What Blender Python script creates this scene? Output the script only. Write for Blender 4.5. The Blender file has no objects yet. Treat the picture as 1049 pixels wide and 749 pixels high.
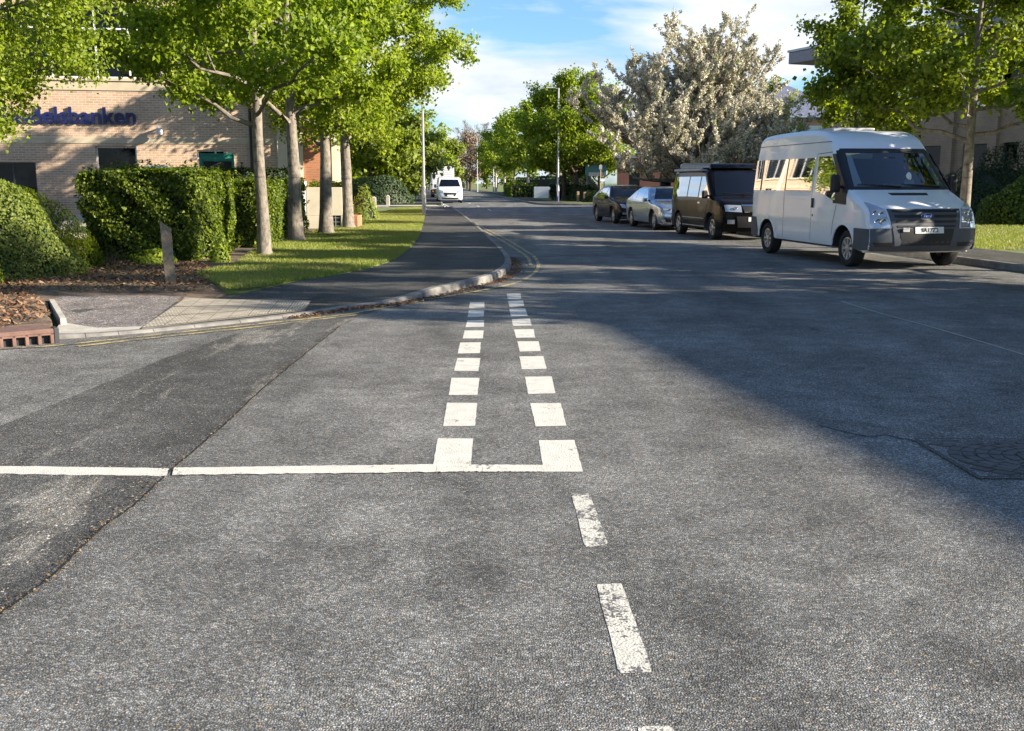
import bpy, bmesh, math, random
import numpy as np
from mathutils import Vector, Matrix
from mathutils.geometry import tessellate_polygon
C = bpy.context.scene.collection
R = math.radians
sc = bpy.context.scene
# ------------------------------------------------------------------ camera
EYE, FPX, PITCH = 1.57, 1040.0, R(10.22)
cam = bpy.data.cameras.new('camera'); cam.sensor_width = 36; cam.lens = 36*FPX/1049; cam.clip_end = 3000; cam.clip_start = .05
camo = bpy.data.objects.new('camera', cam); C.objects.link(camo)
camo.location = (0, 0, EYE); camo.rotation_euler = (R(90)-PITCH, 0, 0); sc.camera = camo
def ray(px, py):
    u, v = (px-524.5)/FPX, (374.5-py)/FPX
    return Vector((u, math.cos(PITCH)+v*math.sin(PITCH), -math.sin(PITCH)+v*math.cos(PITCH)))
def G(px, py, z=0.0):                      # where a picture point meets the ground
    d = ray(px, py); t = (z-EYE)/d.z
    return (d.x*t, d.y*t)
def P(px, py, Y):                          # a picture point at distance Y
    d = ray(px, py); t = Y/d.y
    return Vector((d.x*t, Y, EYE+d.z*t))
# ------------------------------------------------------------------ materials
def new_mat(name):
    m = bpy.data.materials.new(name); m.use_nodes = True
    nt = m.node_tree; nt.nodes.clear()
    out = nt.nodes.new('ShaderNodeOutputMaterial')
    return m, nt, out
def node(nt, t, **kw):
    n = nt.nodes.new(t)
    for k, v in kw.items(): setattr(n, k, v)
    return n
def mixc(nt, fac, a, b, mode='MIX'):
    n = node(nt, 'ShaderNodeMix', data_type='RGBA', blend_type=mode)
    for s, v in ((n.inputs[0], fac), (n.inputs[6], a), (n.inputs[7], b)):
        if isinstance(v, bpy.types.NodeSocket): nt.links.new(v, s)
        elif isinstance(v, (tuple, list)): s.default_value = (*v[:3], 1)
        else: s.default_value = v
    return n.outputs[2]
def ramp(nt, fac, stops, interp='LINEAR'):
    n = node(nt, 'ShaderNodeValToRGB'); n.color_ramp.interpolation = interp
    el = n.color_ramp.elements
    while len(el) < len(stops): el.new(.5)
    for e, (p, c) in zip(el, stops):
        e.position = p; e.color = (*c, 1) if isinstance(c, (tuple, list)) else (c, c, c, 1)
    nt.links.new(fac, n.inputs[0]); return n.outputs[0]
def coords(nt, kind='Object'):
    return node(nt, 'ShaderNodeTexCoord').outputs[kind]
def world_pos(nt): return node(nt, 'ShaderNodeNewGeometry').outputs['Position']
def noise(nt, vec, scale, detail=4, rough=.55, dist=0):
    n = node(nt, 'ShaderNodeTexNoise'); n.inputs['Scale'].default_value = scale; n.inputs['Detail'].default_value = detail
    n.inputs['Roughness'].default_value = rough; n.inputs['Distortion'].default_value = dist
    nt.links.new(vec, n.inputs['Vector']); return n.outputs['Fac']
def voro(nt, vec, scale, feature='F1', out='Color'):
    n = node(nt, 'ShaderNodeTexVoronoi', feature=feature); n.inputs['Scale'].default_value = scale
    nt.links.new(vec, n.inputs['Vector']); return n.outputs[out]
def bump(nt, h, strength, dist=.01):
    n = node(nt, 'ShaderNodeBump'); n.inputs['Strength'].default_value = strength; n.inputs['Distance'].default_value = dist
    nt.links.new(h, n.inputs['Height']); return n.outputs['Normal']
def bsdf(nt, out, col, rough=.6, metal=0, normal=None, coat=0, spec=.5):
    b = node(nt, 'ShaderNodeBsdfPrincipled')
    if isinstance(col, bpy.types.NodeSocket): nt.links.new(col, b.inputs['Base Color'])
    else: b.inputs['Base Color'].default_value = (*col, 1)
    if isinstance(rough, bpy.types.NodeSocket): nt.links.new(rough, b.inputs['Roughness'])
    else: b.inputs['Roughness'].default_value = rough
    b.inputs['Metallic'].default_value = metal
    b.inputs['Coat Weight'].default_value = coat; b.inputs['Coat Roughness'].default_value = .04
    b.inputs['Specular IOR Level'].default_value = spec
    if normal is not None: nt.links.new(normal, b.inputs['Normal'])
    nt.links.new(b.outputs[0], out.inputs[0]); return b
def simple(name, col, rough=.6, metal=0, var=.25, scale=6, coat=0, bmp=0, spec=.5):
    m, nt, out = new_mat(name)
    p = coords(nt); f = noise(nt, p, scale, 5)
    a = tuple(c*(1-var) for c in col); b = tuple(min(1, c*(1+var)) for c in col)
    c = ramp(nt, f, [(.3, a), (.7, b)])
    nrm = bump(nt, noise(nt, p, scale*8, 4), bmp, .01) if bmp else None
    bsdf(nt, out, c, rough, metal, nrm, coat, spec); return m
def asphalt(name, lo, hi, patch=.25, warm=(1.02, 1.01, .955), specks=True, scale=125, stain=True, streak=False):
    m, nt, out = new_mat(name)
    p = world_pos(nt)
    wn = node(nt, 'ShaderNodeTexNoise'); wn.inputs['Scale'].default_value = scale*.9; wn.inputs['Detail'].default_value = 2; nt.links.new(p, wn.inputs['Vector'])
    wv = node(nt, 'ShaderNodeVectorMath', operation='MULTIPLY_ADD'); nt.links.new(wn.outputs['Color'], wv.inputs[0]); wv.inputs[1].default_value = (.009, .009, .009); nt.links.new(p, wv.inputs[2]); p0 = p; p = wv.outputs[0]
    cell = node(nt, 'ShaderNodeSeparateColor'); nt.links.new(voro(nt, p, scale), cell.inputs[0])
    v = ramp(nt, cell.outputs[0], [(0, tuple(lo*w for w in warm)), (.55, tuple((lo*.55+hi*.45)*w for w in warm)), (.9, tuple(hi*w for w in warm)), (1, tuple(min(.7, hi*1.35)*w for w in warm))])
    hue = ramp(nt, cell.outputs[1], [(0, (1.14, 1.0, .86)), (.3, (1.0, 1.0, 1.0)), (.7, (.95, 1.01, 1.04)), (1, (1.06, 1.0, .92))]); v = mixc(nt, 1, v, hue, 'MULTIPLY')
    gap = ramp(nt, voro(nt, p, scale, 'DISTANCE_TO_EDGE', 'Distance'), [(0, .22), (.16, 1)])
    v = mixc(nt, 1, v, gap, 'MULTIPLY')
    big = ramp(nt, noise(nt, p, .55, 6, .62), [(.34, 1-patch), (.66, 1+patch)])
    v = mixc(nt, 1, v, big, 'MULTIPLY')
    mid = ramp(nt, noise(nt, p, 2.1, 6, .65, .6), [(.36, .80), (.64, 1.18)])
    v = mixc(nt, 1, v, mid, 'MULTIPLY')
    tm = node(nt, 'ShaderNodeMapping'); tm.inputs['Scale'].default_value = (1.3, .10, 1); tm.inputs['Rotation'].default_value = (0, 0, -.08); nt.links.new(p0, tm.inputs[0])
    trk = ramp(nt, noise(nt, tm.outputs[0], 1.1, 3, .5), [(.38, .87), (.62, 1.12)])
    v = mixc(nt, 1, v, trk, 'MULTIPLY')
    fine = ramp(nt, noise(nt, p, 6, 5, .6), [(.3, .86), (.7, 1.14)])
    v = mixc(nt, 1, v, fine, 'MULTIPLY')
    if stain:
        st = ramp(nt, noise(nt, p, 1.7, 3, .5, 1.2), [(.62, 1.0), (.74, .68)])
        v = mixc(nt, 1, v, st, 'MULTIPLY')
    if specks:
        s = node(nt, 'ShaderNodeSeparateColor'); nt.links.new(voro(nt, p, 120), s.inputs[0])
        k = ramp(nt, s.outputs[1], [(.988, 0.0), (.992, .75)])
        v = mixc(nt, k, v, (.36, .26, .13))
        k2 = ramp(nt, s.outputs[2], [(.990, 0.0), (.994, .7)])
        v = mixc(nt, k2, v, (.55, .5, .45))
    if streak:
        mp = node(nt, 'ShaderNodeMapping'); mp.inputs['Scale'].default_value = (1.9, .42, 1); mp.inputs['Rotation'].default_value = (0, 0, .12); nt.links.new(p, mp.inputs[0])
        k3 = ramp(nt, noise(nt, mp.outputs[0], 1.15, 5, .6), [(.53, 0.0), (.60, .85)]); v = mixc(nt, k3, v, mixc(nt, 1, v, (2.5, 2.4, 2.25), 'MULTIPLY'))
    d = voro(nt, p, scale, 'F1', 'Distance')
    inv = node(nt, 'ShaderNodeMath', operation='SUBTRACT'); inv.inputs[0].default_value = 1; nt.links.new(d, inv.inputs[1])
    bsdf(nt, out, v, .82, 0, bump(nt, inv.outputs[0], .5, .008), spec=.2); return m
def brick(name, c1, c2, mortar, rot=False):
    m, nt, out = new_mat(name)
    p = coords(nt)
    s = node(nt, 'ShaderNodeSeparateXYZ'); nt.links.new(p, s.inputs[0])
    ad = node(nt, 'ShaderNodeMath', operation='ADD'); nt.links.new(s.outputs[0], ad.inputs[0]); nt.links.new(s.outputs[1], ad.inputs[1])
    cb = node(nt, 'ShaderNodeCombineXYZ'); nt.links.new(ad.outputs[0], cb.inputs[0]); nt.links.new(s.outputs[2], cb.inputs[1])
    b = node(nt, 'ShaderNodeTexBrick'); nt.links.new(cb.outputs[0], b.inputs['Vector'])
    b.inputs['Scale'].default_value = 1; b.inputs['Brick Width'].default_value = .225; b.inputs['Row Height'].default_value = .075
    b.inputs['Mortar Size'].default_value = .010; b.inputs['Bias'].default_value = -.2
    b.inputs['Color1'].default_value = (*c1, 1); b.inputs['Color2'].default_value = (*c2, 1); b.inputs['Mortar'].default_value = (*mortar, 1)
    v = mixc(nt, 1, b.outputs['Color'], ramp(nt, noise(nt, p, .8, 5), [(.3, .84), (.7, 1.12)]), 'MULTIPLY')
    inv = node(nt, 'ShaderNodeMath', operation='SUBTRACT'); inv.inputs[0].default_value = 1; nt.links.new(b.outputs['Fac'], inv.inputs[1])
    bsdf(nt, out, v, .85, 0, bump(nt, inv.outputs[0], .6, .006)); return m
def leafmat(name, c_dark, c_mid, c_light, trans=.42, tcol=None, rough=.5, patchy=None):
    m, nt, out = new_mat(name)
    rnd = node(nt, 'ShaderNodeNewGeometry').outputs['Random Per Island']
    col = ramp(nt, rnd, [(0, c_dark), (.5, c_mid), (1, c_light)])
    if patchy:
        k = ramp(nt, noise(nt, world_pos(nt), 1.1, 5, .65), [(.42, 0.0), (.68, .8)]); col = mixc(nt, k, col, patchy)
    b = bsdf(nt, out, col, rough, 0, None, 0, .35)
    t = node(nt, 'ShaderNodeBsdfTranslucent')
    tc = mixc(nt, 1, col, tcol or (1.35, 1.4, .5), 'MULTIPLY'); nt.links.new(tc, t.inputs[0])
    mx = node(nt, 'ShaderNodeMixShader'); mx.inputs[0].default_value = trans
    nt.links.new(b.outputs[0], mx.inputs[1]); nt.links.new(t.outputs[0], mx.inputs[2]); nt.links.new(mx.outputs[0], out.inputs[0])
    return m
def bark(name, lo, hi, ring=True):
    m, nt, out = new_mat(name)
    p = coords(nt)
    mp = node(nt, 'ShaderNodeMapping'); mp.inputs['Scale'].default_value = (6, 6, 3); nt.links.new(p, mp.inputs[0])
    f = noise(nt, mp.outputs[0], 2.2, 6, .65)
    c = ramp(nt, f, [(.28, lo), (.55, hi), (.8, tuple(min(1, x*1.35) for x in hi))])
    if ring:
        mp2 = node(nt, 'ShaderNodeMapping'); mp2.inputs['Scale'].default_value = (1.5, 1.5, 14); nt.links.new(p, mp2.inputs[0])
        g = ramp(nt, noise(nt, mp2.outputs[0], 1.2, 3), [(.60, 1.0), (.68, .5)])
        c = mixc(nt, 1, c, g, 'MULTIPLY')
    mp3 = node(nt, 'ShaderNodeMapping'); mp3.inputs['Scale'].default_value = (30, 30, 8); nt.links.new(p, mp3.inputs[0])
    bsdf(nt, out, c, .9, 0, bump(nt, noise(nt, mp3.outputs[0], 1, 4), .5, .02), spec=.2); return m
def glass(name, base=(.012, .015, .018), fac=.12, rough=.02, tint=1.0):
    m, nt, out = new_mat(name)
    d = node(nt, 'ShaderNodeBsdfPrincipled'); d.inputs['Base Color'].default_value = (*base, 1); d.inputs['Roughness'].default_value = .3; d.inputs['Specular IOR Level'].default_value = 0
    g = node(nt, 'ShaderNodeBsdfGlossy'); g.inputs['Roughness'].default_value = rough; g.inputs[0].default_value = (.95*tint, .97*tint, tint, 1)
    fr = node(nt, 'ShaderNodeFresnel'); fr.inputs[0].default_value = 1.6
    ad = node(nt, 'ShaderNodeMath', operation='ADD', use_clamp=True); ad.inputs[1].default_value = fac; nt.links.new(fr.outputs[0], ad.inputs[0])
    mx = node(nt, 'ShaderNodeMixShader'); nt.links.new(ad.outputs[0], mx.inputs[0]); nt.links.new(d.outputs[0], mx.inputs[1]); nt.links.new(g.outputs[0], mx.inputs[2])
    nt.links.new(mx.outputs[0], out.inputs[0]); return m
def clear_glass(name, tint=(.55, .62, .62)):
    m, nt, out = new_mat(name)
    d = node(nt, 'ShaderNodeBsdfTransparent'); d.inputs[0].default_value = (*tint, 1)
    g = node(nt, 'ShaderNodeBsdfGlossy'); g.inputs['Roughness'].default_value = .02
    fr = node(nt, 'ShaderNodeFresnel'); fr.inputs[0].default_value = 1.5
    ad = node(nt, 'ShaderNodeMath', operation='ADD', use_clamp=True); ad.inputs[1].default_value = .07; nt.links.new(fr.outputs[0], ad.inputs[0])
    mx = node(nt, 'ShaderNodeMixShader'); nt.links.new(ad.outputs[0], mx.inputs[0]); nt.links.new(d.outputs[0], mx.inputs[1]); nt.links.new(g.outputs[0], mx.inputs[2])
    nt.links.new(mx.outputs[0], out.inputs[0]); return m
def worn_paint(name, col, under, amount):
    m, nt, out = new_mat(name)
    p = world_pos(nt)
    a = noise(nt, p, 26, 6, .7); b = noise(nt, p, 3.5, 4, .6)
    a0 = node(nt, 'ShaderNodeMath', operation='ADD'); nt.links.new(a, a0.inputs[0]); nt.links.new(b, a0.inputs[1])
    sp = node(nt, 'ShaderNodeSeparateColor'); nt.links.new(voro(nt, p, 112), sp.inputs[0])
    ad = node(nt, 'ShaderNodeMath', operation='MULTIPLY_ADD'); nt.links.new(sp.outputs[0], ad.inputs[0]); ad.inputs[1].default_value = .22; nt.links.new(a0.outputs[0], ad.inputs[2])
    mk = node(nt, 'ShaderNodeMapRange'); mk.inputs[1].default_value = amount; mk.inputs[2].default_value = amount+.07; nt.links.new(ad.outputs[0], mk.inputs[0])
    dirty = mixc(nt, 1, col, ramp(nt, noise(nt, p, 9, 5), [(.3, .84), (.7, 1.05)]), 'MULTIPLY')
    grain = ramp(nt, voro(nt, p, 150, 'F1', 'Distance'), [(0, 1.0), (.8, .88)])
    dirty = mixc(nt, 1, dirty, grain, 'MULTIPLY')
    c = mixc(nt, mk.outputs[0], under, dirty)
    bsdf(nt, out, c, .75, 0, bump(nt, voro(nt, p, 105, 'F1', 'Distance'), .4, .005)); return m
M = dict(
 road=asphalt('road_asphalt', .085, .31, .30),
 patch=asphalt('dark_asphalt', .048, .175, .2, streak=True),
 path=asphalt('path_asphalt', .05, .14, .2, stain=False),
 gritpath=asphalt('grit_path', .10, .34, .25, warm=(1.12, 1.0, .95), scale=60, stain=False),
 white_line=worn_paint('white_line_paint', (.66, .63, .54), (.10, .10, .095), .82),
 worn_line=worn_paint('worn_white_paint', (.62, .59, .50), (.11, .105, .10), 1.0),
 yellow_line=worn_paint('yellow_line_paint', (.55, .43, .18), (.12, .115, .10), 1.07),
 kerb=simple('concrete_kerb', (.175, .165, .15), .9, var=.38, scale=5, bmp=.4),
 concrete=simple('concrete', (.42, .39, .33), .9, var=.22, scale=5, bmp=.3),
 tactile=simple('buff_paving', (.30, .265, .205), .9, var=.28, scale=6, bmp=.3),
 tactile_dark=simple('paving_joint', (.22, .19, .14), .9),
 earth=simple('earth', (.10, .072, .045), .95, var=.5, scale=3, bmp=.8),
 soil=simple('soil', (.13, .088, .058), .95, var=.6, scale=7, bmp=1.0),
 turf=simple('turf_base', (.12, .15, .035), .95, var=.45, scale=1.5, bmp=.6),
 brick=brick('buff_brick', (.52, .35, .225), (.40, .255, .155), (.60, .52, .41)),
 redbrick=brick('orange_brick', (.44, .17, .075), (.36, .13, .06), (.33, .22, .15)),
 darkbrick=brick('red_brick', (.17, .055, .036), (.12, .04, .028), (.17, .13, .105)),
 pinkbrick=brick('pink_brick', (.36, .245, .15), (.29, .19, .115), (.36, .30, .22)),
 stone=simple('buff_stone', (.50, .42, .29), .85, var=.12, scale=3),
 cream=simple('cream_render', (.62, .55, .42), .85, var=.1, scale=3),
 frame_w=simple('white_frame', (.66, .66, .66), .45, var=.06),
 frame_d=simple('dark_frame', (.03, .033, .04), .45, var=.1),
 fascia=simple('grey_fascia', (.20, .20, .22), .6, var=.1),
 pane=glass('window_pane', base=(.004,.005,.006), fac=0.0, tint=.35),
 panelight=glass('pale_window_pane', (.10, .13, .15), fac=.18),
 roof_slate=simple('slate_roof', (.20, .21, .27), .6, var=.25, scale=4, bmp=.5),
 roof_brown=simple('brown_roof_tiles', (.16, .09, .06), .8, var=.25, scale=6, bmp=.5),
 navy=simple('navy_letters', (.006, .012, .085), .5, var=.05),
 black=simple('black_plastic', (.015, .015, .017), .5, var=.2),
 rubber=simple('tyre_rubber', (.018, .018, .019), .85, var=.3, scale=12),
 alloy=simple('alloy_rim', (.50, .50, .50), .3, .8, var=.1),
 hubcap=simple('silver_hubcap', (.50, .48, .45), .4, .5, var=.25, scale=9),
 grey_plastic=simple('grey_bumper_plastic', (.075, .082, .095), .6, var=.15, scale=4),
 chrome=simple('chrome', (.7, .7, .72), .12, 1, var=.03),
 lamp=glass('headlight_glass', (.32, .34, .36), fac=.22),
 lampbowl=simple('lamp_reflector', (.75, .75, .78), .1, 1, var=.05),
 amber=simple('amber_lens', (.6, .22, .03), .3, var=.05),
 redlens=simple('red_lens', (.4, .02, .02), .3, var=.05),
 glass=glass('vehicle_glass', base=(.004,.005,.007), fac=.0, tint=.75),
 sideglass=glass('mirror_side_glass', fac=.45),
 windscreen=clear_glass('clear_windscreen'),
 seat=simple('seat_fabric', (.05, .06, .08), .9),
 white_paint=simple('white_paint', (.80, .82, .84), .3, var=.035, scale=2, coat=.5),
 black_paint=simple('black_paint', (.006, .007, .010), .16, var=.1, scale=2, coat=.06, spec=.16),
 brown_black=simple('brown_black_paint', (.007, .006, .006), .16, var=.1, scale=2, coat=.0, spec=.12),
 silver_paint=simple('silver_paint', (.37, .435, .53), .2, .75, var=.05, scale=2, coat=.8),
 plate_w=simple('plate_white', (.75, .75, .72), .5, var=.04),
 blue=simple('badge_blue', (.02, .07, .35), .3, var=.05),
 steel=simple('galvanised_steel', (.40, .41, .42), .5, .35, var=.15, scale=3),
 lampgrey=simple('grey_column_paint', (.30, .32, .33), .55, var=.12),
 green_steel=simple('green_painted_steel', (.015, .20, .14), .45, var=.15),
 timber=simple('weathered_timber', (.21, .17, .115), .9, var=.4, scale=14, bmp=.6),
 timber_y=simple('new_timber', (.36, .24, .11), .85, var=.25, scale=9),
 drain=simple('red_brown_drain_block', (.15, .085, .066), .85, var=.3, scale=7, bmp=.4),
 setts=simple('sett_paving', (.085, .08, .075), .85, var=.35, scale=5, bmp=.5),
 sign_blue=simple('sign_blue', (.10, .33, .42), .5, var=.05),
 sign_white=simple('sign_white', (.75, .76, .78), .5, var=.04),
 bark_grey=bark('grey_bark', (.075, .065, .052), (.22, .19, .155)),
 bark_dark=bark('dark_bark', (.035, .028, .022), (.10, .08, .06), False),
 bark_pale=bark('pale_bark', (.22, .20, .17), (.50, .47, .42)),
 maple=leafmat('maple_leaf', (.115, .175, .016), (.205, .285, .026), (.33, .39, .045), .54),
 maple2=leafmat('hornbeam_leaf', (.14, .20, .018), (.235, .305, .032), (.36, .41, .055), .54),
 shade_leaf=leafmat('lime_leaf', (.085, .125, .012), (.16, .21, .02), (.32, .36, .04), .52),
 mid_leaf=leafmat('street_tree_leaf', (.13, .185, .018), (.21, .275, .026), (.32, .37, .04), .52),
 far_leaf=leafmat('far_leaf', (.15, .19, .035), (.23, .28, .055), (.32, .35, .09), .45),
 hedge=leafmat('hedge_leaf', (.035, .06, .010), (.085, .13, .014), (.26, .31, .03), .45),
 darkhedge=leafmat('dark_hedge_leaf', (.018, .035, .010), (.03, .055, .014), (.05, .08, .02), .25),
 bush=leafmat('bush_leaf', (.05, .085, .015), (.115, .155, .02), (.23, .26, .035), .42),
 blossom=leafmat('blossom_petal', (.40, .37, .29), (.62, .58, .47), (.82, .79, .67), .3, (1, .96, .9), .7),
 whiteblossom=leafmat('white_blossom_petal', (.35, .4, .22), (.6, .6, .48), (.74, .73, .65), .3, (1, 1, .9), .7),
 bare=leafmat('bare_twig', (.10, .075, .06), (.17, .13, .105), (.23, .18, .15), .05, (1, 1, 1), .9),
 purple=leafmat('purple_bud', (.19, .14, .10), (.25, .19, .135), (.32, .25, .17), .2, (1, .9, .9), .8),
 core=simple('dark_foliage_core', (.020, .026, .010), .95, var=.4, scale=9, bmp=.6),  # solid filler behind leaves, shade inside the foliage put into its colour
 grass=leafmat('grass_blade', (.15, .215, .03), (.23, .29, .045), (.36, .37, .09), .35, (1.3, 1.25, .6), .5, (.30, .27, .11)),
 dryleaf=leafmat('dry_leaf', (.10, .05, .025), (.22, .12, .065), (.38, .25, .15), .2, (1, .9, .7), .85),
 debris=leafmat('seed_debris', (.10, .065, .035), (.19, .13, .06), (.32, .25, .14), .1, (1, .9, .7), .85),
)
# ------------------------------------------------------------------ mesh helpers
class MB:
    def __init__(s): s.v = []; s.f = []; s.m = []
    def add(s, vs, fs, mi=0):
        o = len(s.v); s.v += [tuple(v) for v in vs]; s.f += [tuple(i+o for i in f) for f in fs]; s.m += [mi]*len(fs)
    def box(s, x0, x1, y0, y1, z0, z1, mi=0):
        s.add([(x0,y0,z0),(x1,y0,z0),(x1,y1,z0),(x0,y1,z0),(x0,y0,z1),(x1,y0,z1),(x1,y1,z1),(x0,y1,z1)],
              [(0,3,2,1),(4,5,6,7),(0,1,5,4),(1,2,6,5),(2,3,7,6),(3,0,4,7)], mi)
    def tube(s, pts, rad, n=8, mi=0, cap=True):
        pts = [Vector(p) for p in pts]; rings = []; vs = []; fs = []
        for i, p in enumerate(pts):
            t = (pts[min(i+1, len(pts)-1)]-pts[max(i-1, 0)])
            t = t.normalized() if t.length > 1e-9 else Vector((0,0,1))
            a = t.cross(Vector((0,1,0)) if abs(t.y) < .9 else Vector((1,0,0))).normalized(); b = t.cross(a)
            r = rad[i] if isinstance(rad, (list, tuple)) else rad
            for k in range(n):
                w = 2*math.pi*k/n; vs.append(p+a*(r*math.cos(w))+b*(r*math.sin(w)))
        for i in range(len(pts)-1):
            for k in range(n):
                fs.append((i*n+k, (i+1)*n+k, (i+1)*n+(k+1)%n, i*n+(k+1)%n))
        if cap: fs.append(tuple(range(n))); fs.append(tuple((len(pts)-1)*n+k for k in reversed(range(n))))
        s.add(vs, fs, mi)
    def lathe(s, prof, axis='z', n=24, c=(0,0,0), mi=0):      # prof: (radius, height)
        vs = []; fs = []
        for (r, h) in prof:
            for k in range(n):
                w = 2*math.pi*k/n; x, y = r*math.cos(w), r*math.sin(w)
                v = (x, y, h) if axis == 'z' else (h, x, y)
                vs.append((v[0]+c[0], v[1]+c[1], v[2]+c[2]))
        for i in range(len(prof)-1):
            for k in range(n): fs.append((i*n+k, i*n+(k+1)%n, (i+1)*n+(k+1)%n, (i+1)*n+k))
        s.add(vs, fs, mi)
    def poly(s, pts, mi=0): s.add(pts, [tuple(range(len(pts)))], mi)
    def prism(s, pts, z0, z1, mi=0):                          # pts: xy polygon ccw
        n = len(pts)
        s.add([(x,y,z0) for x,y in pts]+[(x,y,z1) for x,y in pts], [tuple(reversed(range(n))), tuple(range(n,2*n))]+[(i,(i+1)%n,n+(i+1)%n,n+i) for i in range(n)], mi)
    def build(s, name, mats, parent=None, smooth=None, loc=None, bevel=0):
        me = bpy.data.meshes.new(name); me.from_pydata(s.v, [], s.f)
        mats = mats if isinstance(mats, (list, tuple)) else [mats]
        for m in mats: me.materials.append(m)
        if len(mats) > 1: me.polygons.foreach_set('material_index', s.m)
        if smooth: 
            me.polygons.foreach_set('use_smooth', [True]*len(me.polygons)); me.set_sharp_from_angle(angle=R(smooth))
        me.update(); o = bpy.data.objects.new(name, me); C.objects.link(o)
        if parent: o.parent = parent
        if loc: o.location = loc
        if bevel:
            b = o.modifiers.new('bevel', 'BEVEL'); b.width = bevel; b.segments = 2; b.limit_method = 'ANGLE'
        return o
def mesh_np(name, V, F, mat, parent=None):
    me = bpy.data.meshes.new(name); n, k = F.shape
    me.vertices.add(len(V)); me.vertices.foreach_set('co', V.astype(np.float32).ravel())
    me.loops.add(n*k); me.loops.foreach_set('vertex_index', F.astype(np.int32).ravel())
    me.polygons.add(n); me.polygons.foreach_set('loop_start', np.arange(0, n*k, k, dtype=np.int32))
    me.materials.append(mat); me.update(calc_edges=True)
    o = bpy.data.objects.new(name, me); C.objects.link(o)
    if parent: o.parent = parent
    return o
def thing(name, label, cat, loc=(0,0,0), rz=0, group=None):
    o = bpy.data.objects.new(name, None); C.objects.link(o); o.empty_display_size = .3
    o.location = loc; o.rotation_euler = (0,0,rz); o['label'] = label; o['category'] = cat
    if group: o['group'] = group
    return o
def tag(o, label, cat, group=None):
    o['label'] = label; o['category'] = cat
    if group: o['group'] = group
    return o
def struct(o): o['kind'] = 'structure'; return o
def stuff(o, label=None, cat=None):
    o['kind'] = 'stuff'
    if label: o['label'] = label; o['category'] = cat
    return o
def flat(name, pts, z, mat):                                  # polygon sheet at height z
    tr = tessellate_polygon([[Vector((x, y, 0)) for x, y in pts]])
    mb = MB(); mb.add([(x, y, z) for x, y in pts], [tuple(t) for t in tr])
    o = mb.build(name, mat)
    for p in o.data.polygons:
        if p.normal.z < 0: p.flip()
    return struct(o)
def text_mesh(txt, size, depth, bold=0):
    cu = bpy.data.curves.new('lettering', 'FONT'); cu.body = txt; cu.size = size; cu.extrude = depth; cu.offset = bold; cu.resolution_u = 3
    ob = bpy.data.objects.new('lettering', cu); C.objects.link(ob)
    dg = bpy.context.evaluated_depsgraph_get(); me = bpy.data.meshes.new_from_object(ob.evaluated_get(dg))
    bpy.data.objects.remove(ob); return me
def smooth_line(pts, n=4):                                    # Catmull-Rom
    out = []
    for i in range(len(pts)-1):
        p0, p1, p2, p3 = [np.array(pts[max(0, min(len(pts)-1, j))], float) for j in (i-1, i, i+1, i+2)]
        for k in range(n):
            t = k/n; out.append(tuple(.5*((2*p1)+(-p0+p2)*t+(2*p0-5*p1+4*p2-p3)*t*t+(-p0+3*p1-3*p2+p3)*t**3)))
    out.append(tuple(map(float, pts[-1]))); return out
def offset_line(pts, d):                                      # to the left of travel for d > 0
    out = []
    for i, p in enumerate(pts):
        a, b = pts[max(0, i-1)], pts[min(len(pts)-1, i+1)]
        tx, ty = b[0]-a[0], b[1]-a[1]; L = math.hypot(tx, ty) or 1
        out.append((p[0]-ty/L*d, p[1]+tx/L*d))
    return out
def ribbon(mb, pts, d0, d1, z):
    A, B = offset_line(pts, d0), offset_line(pts, d1); n = len(pts)
    mb.add([(x, y, z) for x, y in A]+[(x, y, z) for x, y in B], [(i, i+1, n+i+1, n+i) if d0 > d1 else (i, n+i, n+i+1, i+1) for i in range(n-1)])
# ------------------------------------------------------------------ ground, road, pavements
rng = np.random.default_rng(7)
struct(flat('ground', [(-900,-300),(900,-300),(900,1500),(-900,1500)], -.06, M['turf']))
kpx = [(55,348),(100,345),(145,341.5),(200,336),(262,329.5),(318,322.5),(365,315),(400,312),(450,302.5),(495,291.5),(515,284),(523.5,276),(523,268),(516,259),(505,248),(491,235),(476,222.5),(464,213.5)]
lk = smooth_line([G(*p) for p in kpx], 4)                    # foot of the left kerb, from the side road to the driveway
near_kerb = list(lk)
drive0, drive1 = (-4.3, 66.5), (-4.9, 73)
far_left = smooth_line([drive1, (-5.6,82), (-8.8,120), (-12.6,165), (-17,204), (-24,260), (-38,340)], 4)
rk_near = smooth_line([(12.9,-12),(11.9,0),(10.4,10),(9.12,18),(8.6,22),(7.65,28),(6.6,34.5),(5.85,39.5),(5.55,42),(5.7,44.5),(6.8,46.6),(9,47.8),(14,48.6),(40,50)], 4)
rk_far = smooth_line([(40,68),(14,70),(8,70.6),(4,71.3),(2.4,72.6),(1.75,76),(.95,84),(.1,96),(-2.2,125),(-5,163),(-9.2,204),(-16,260),(-30,340)], 4)
road = [(-45,-30),(13.5,-30)] + rk_near + rk_far + list(reversed(far_left)) + [(-9,74),(-24,75),(-24,68),(-8,67.5)] + [drive0] + list(reversed(near_kerb)) + [G(55,348), G(-60,357), (-45, G(-60,357)[1]-2)]
flat('road', road, 0, M['road'])
# dark resurfaced band running diagonally out of the side road
band = [G(-220,560),G(0,437),G(110,392),G(170,367),G(236,344),G(300,331.5),G(362,320),G(385,318),G(349,334),G(330,349),G(300,373),G(262,405),G(225,440),G(176,481),G(140,516),G(100,545),G(60,585),G(0,630),G(-220,775)]
flat('resurfaced_road', band, .004, M['patch'])
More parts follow.
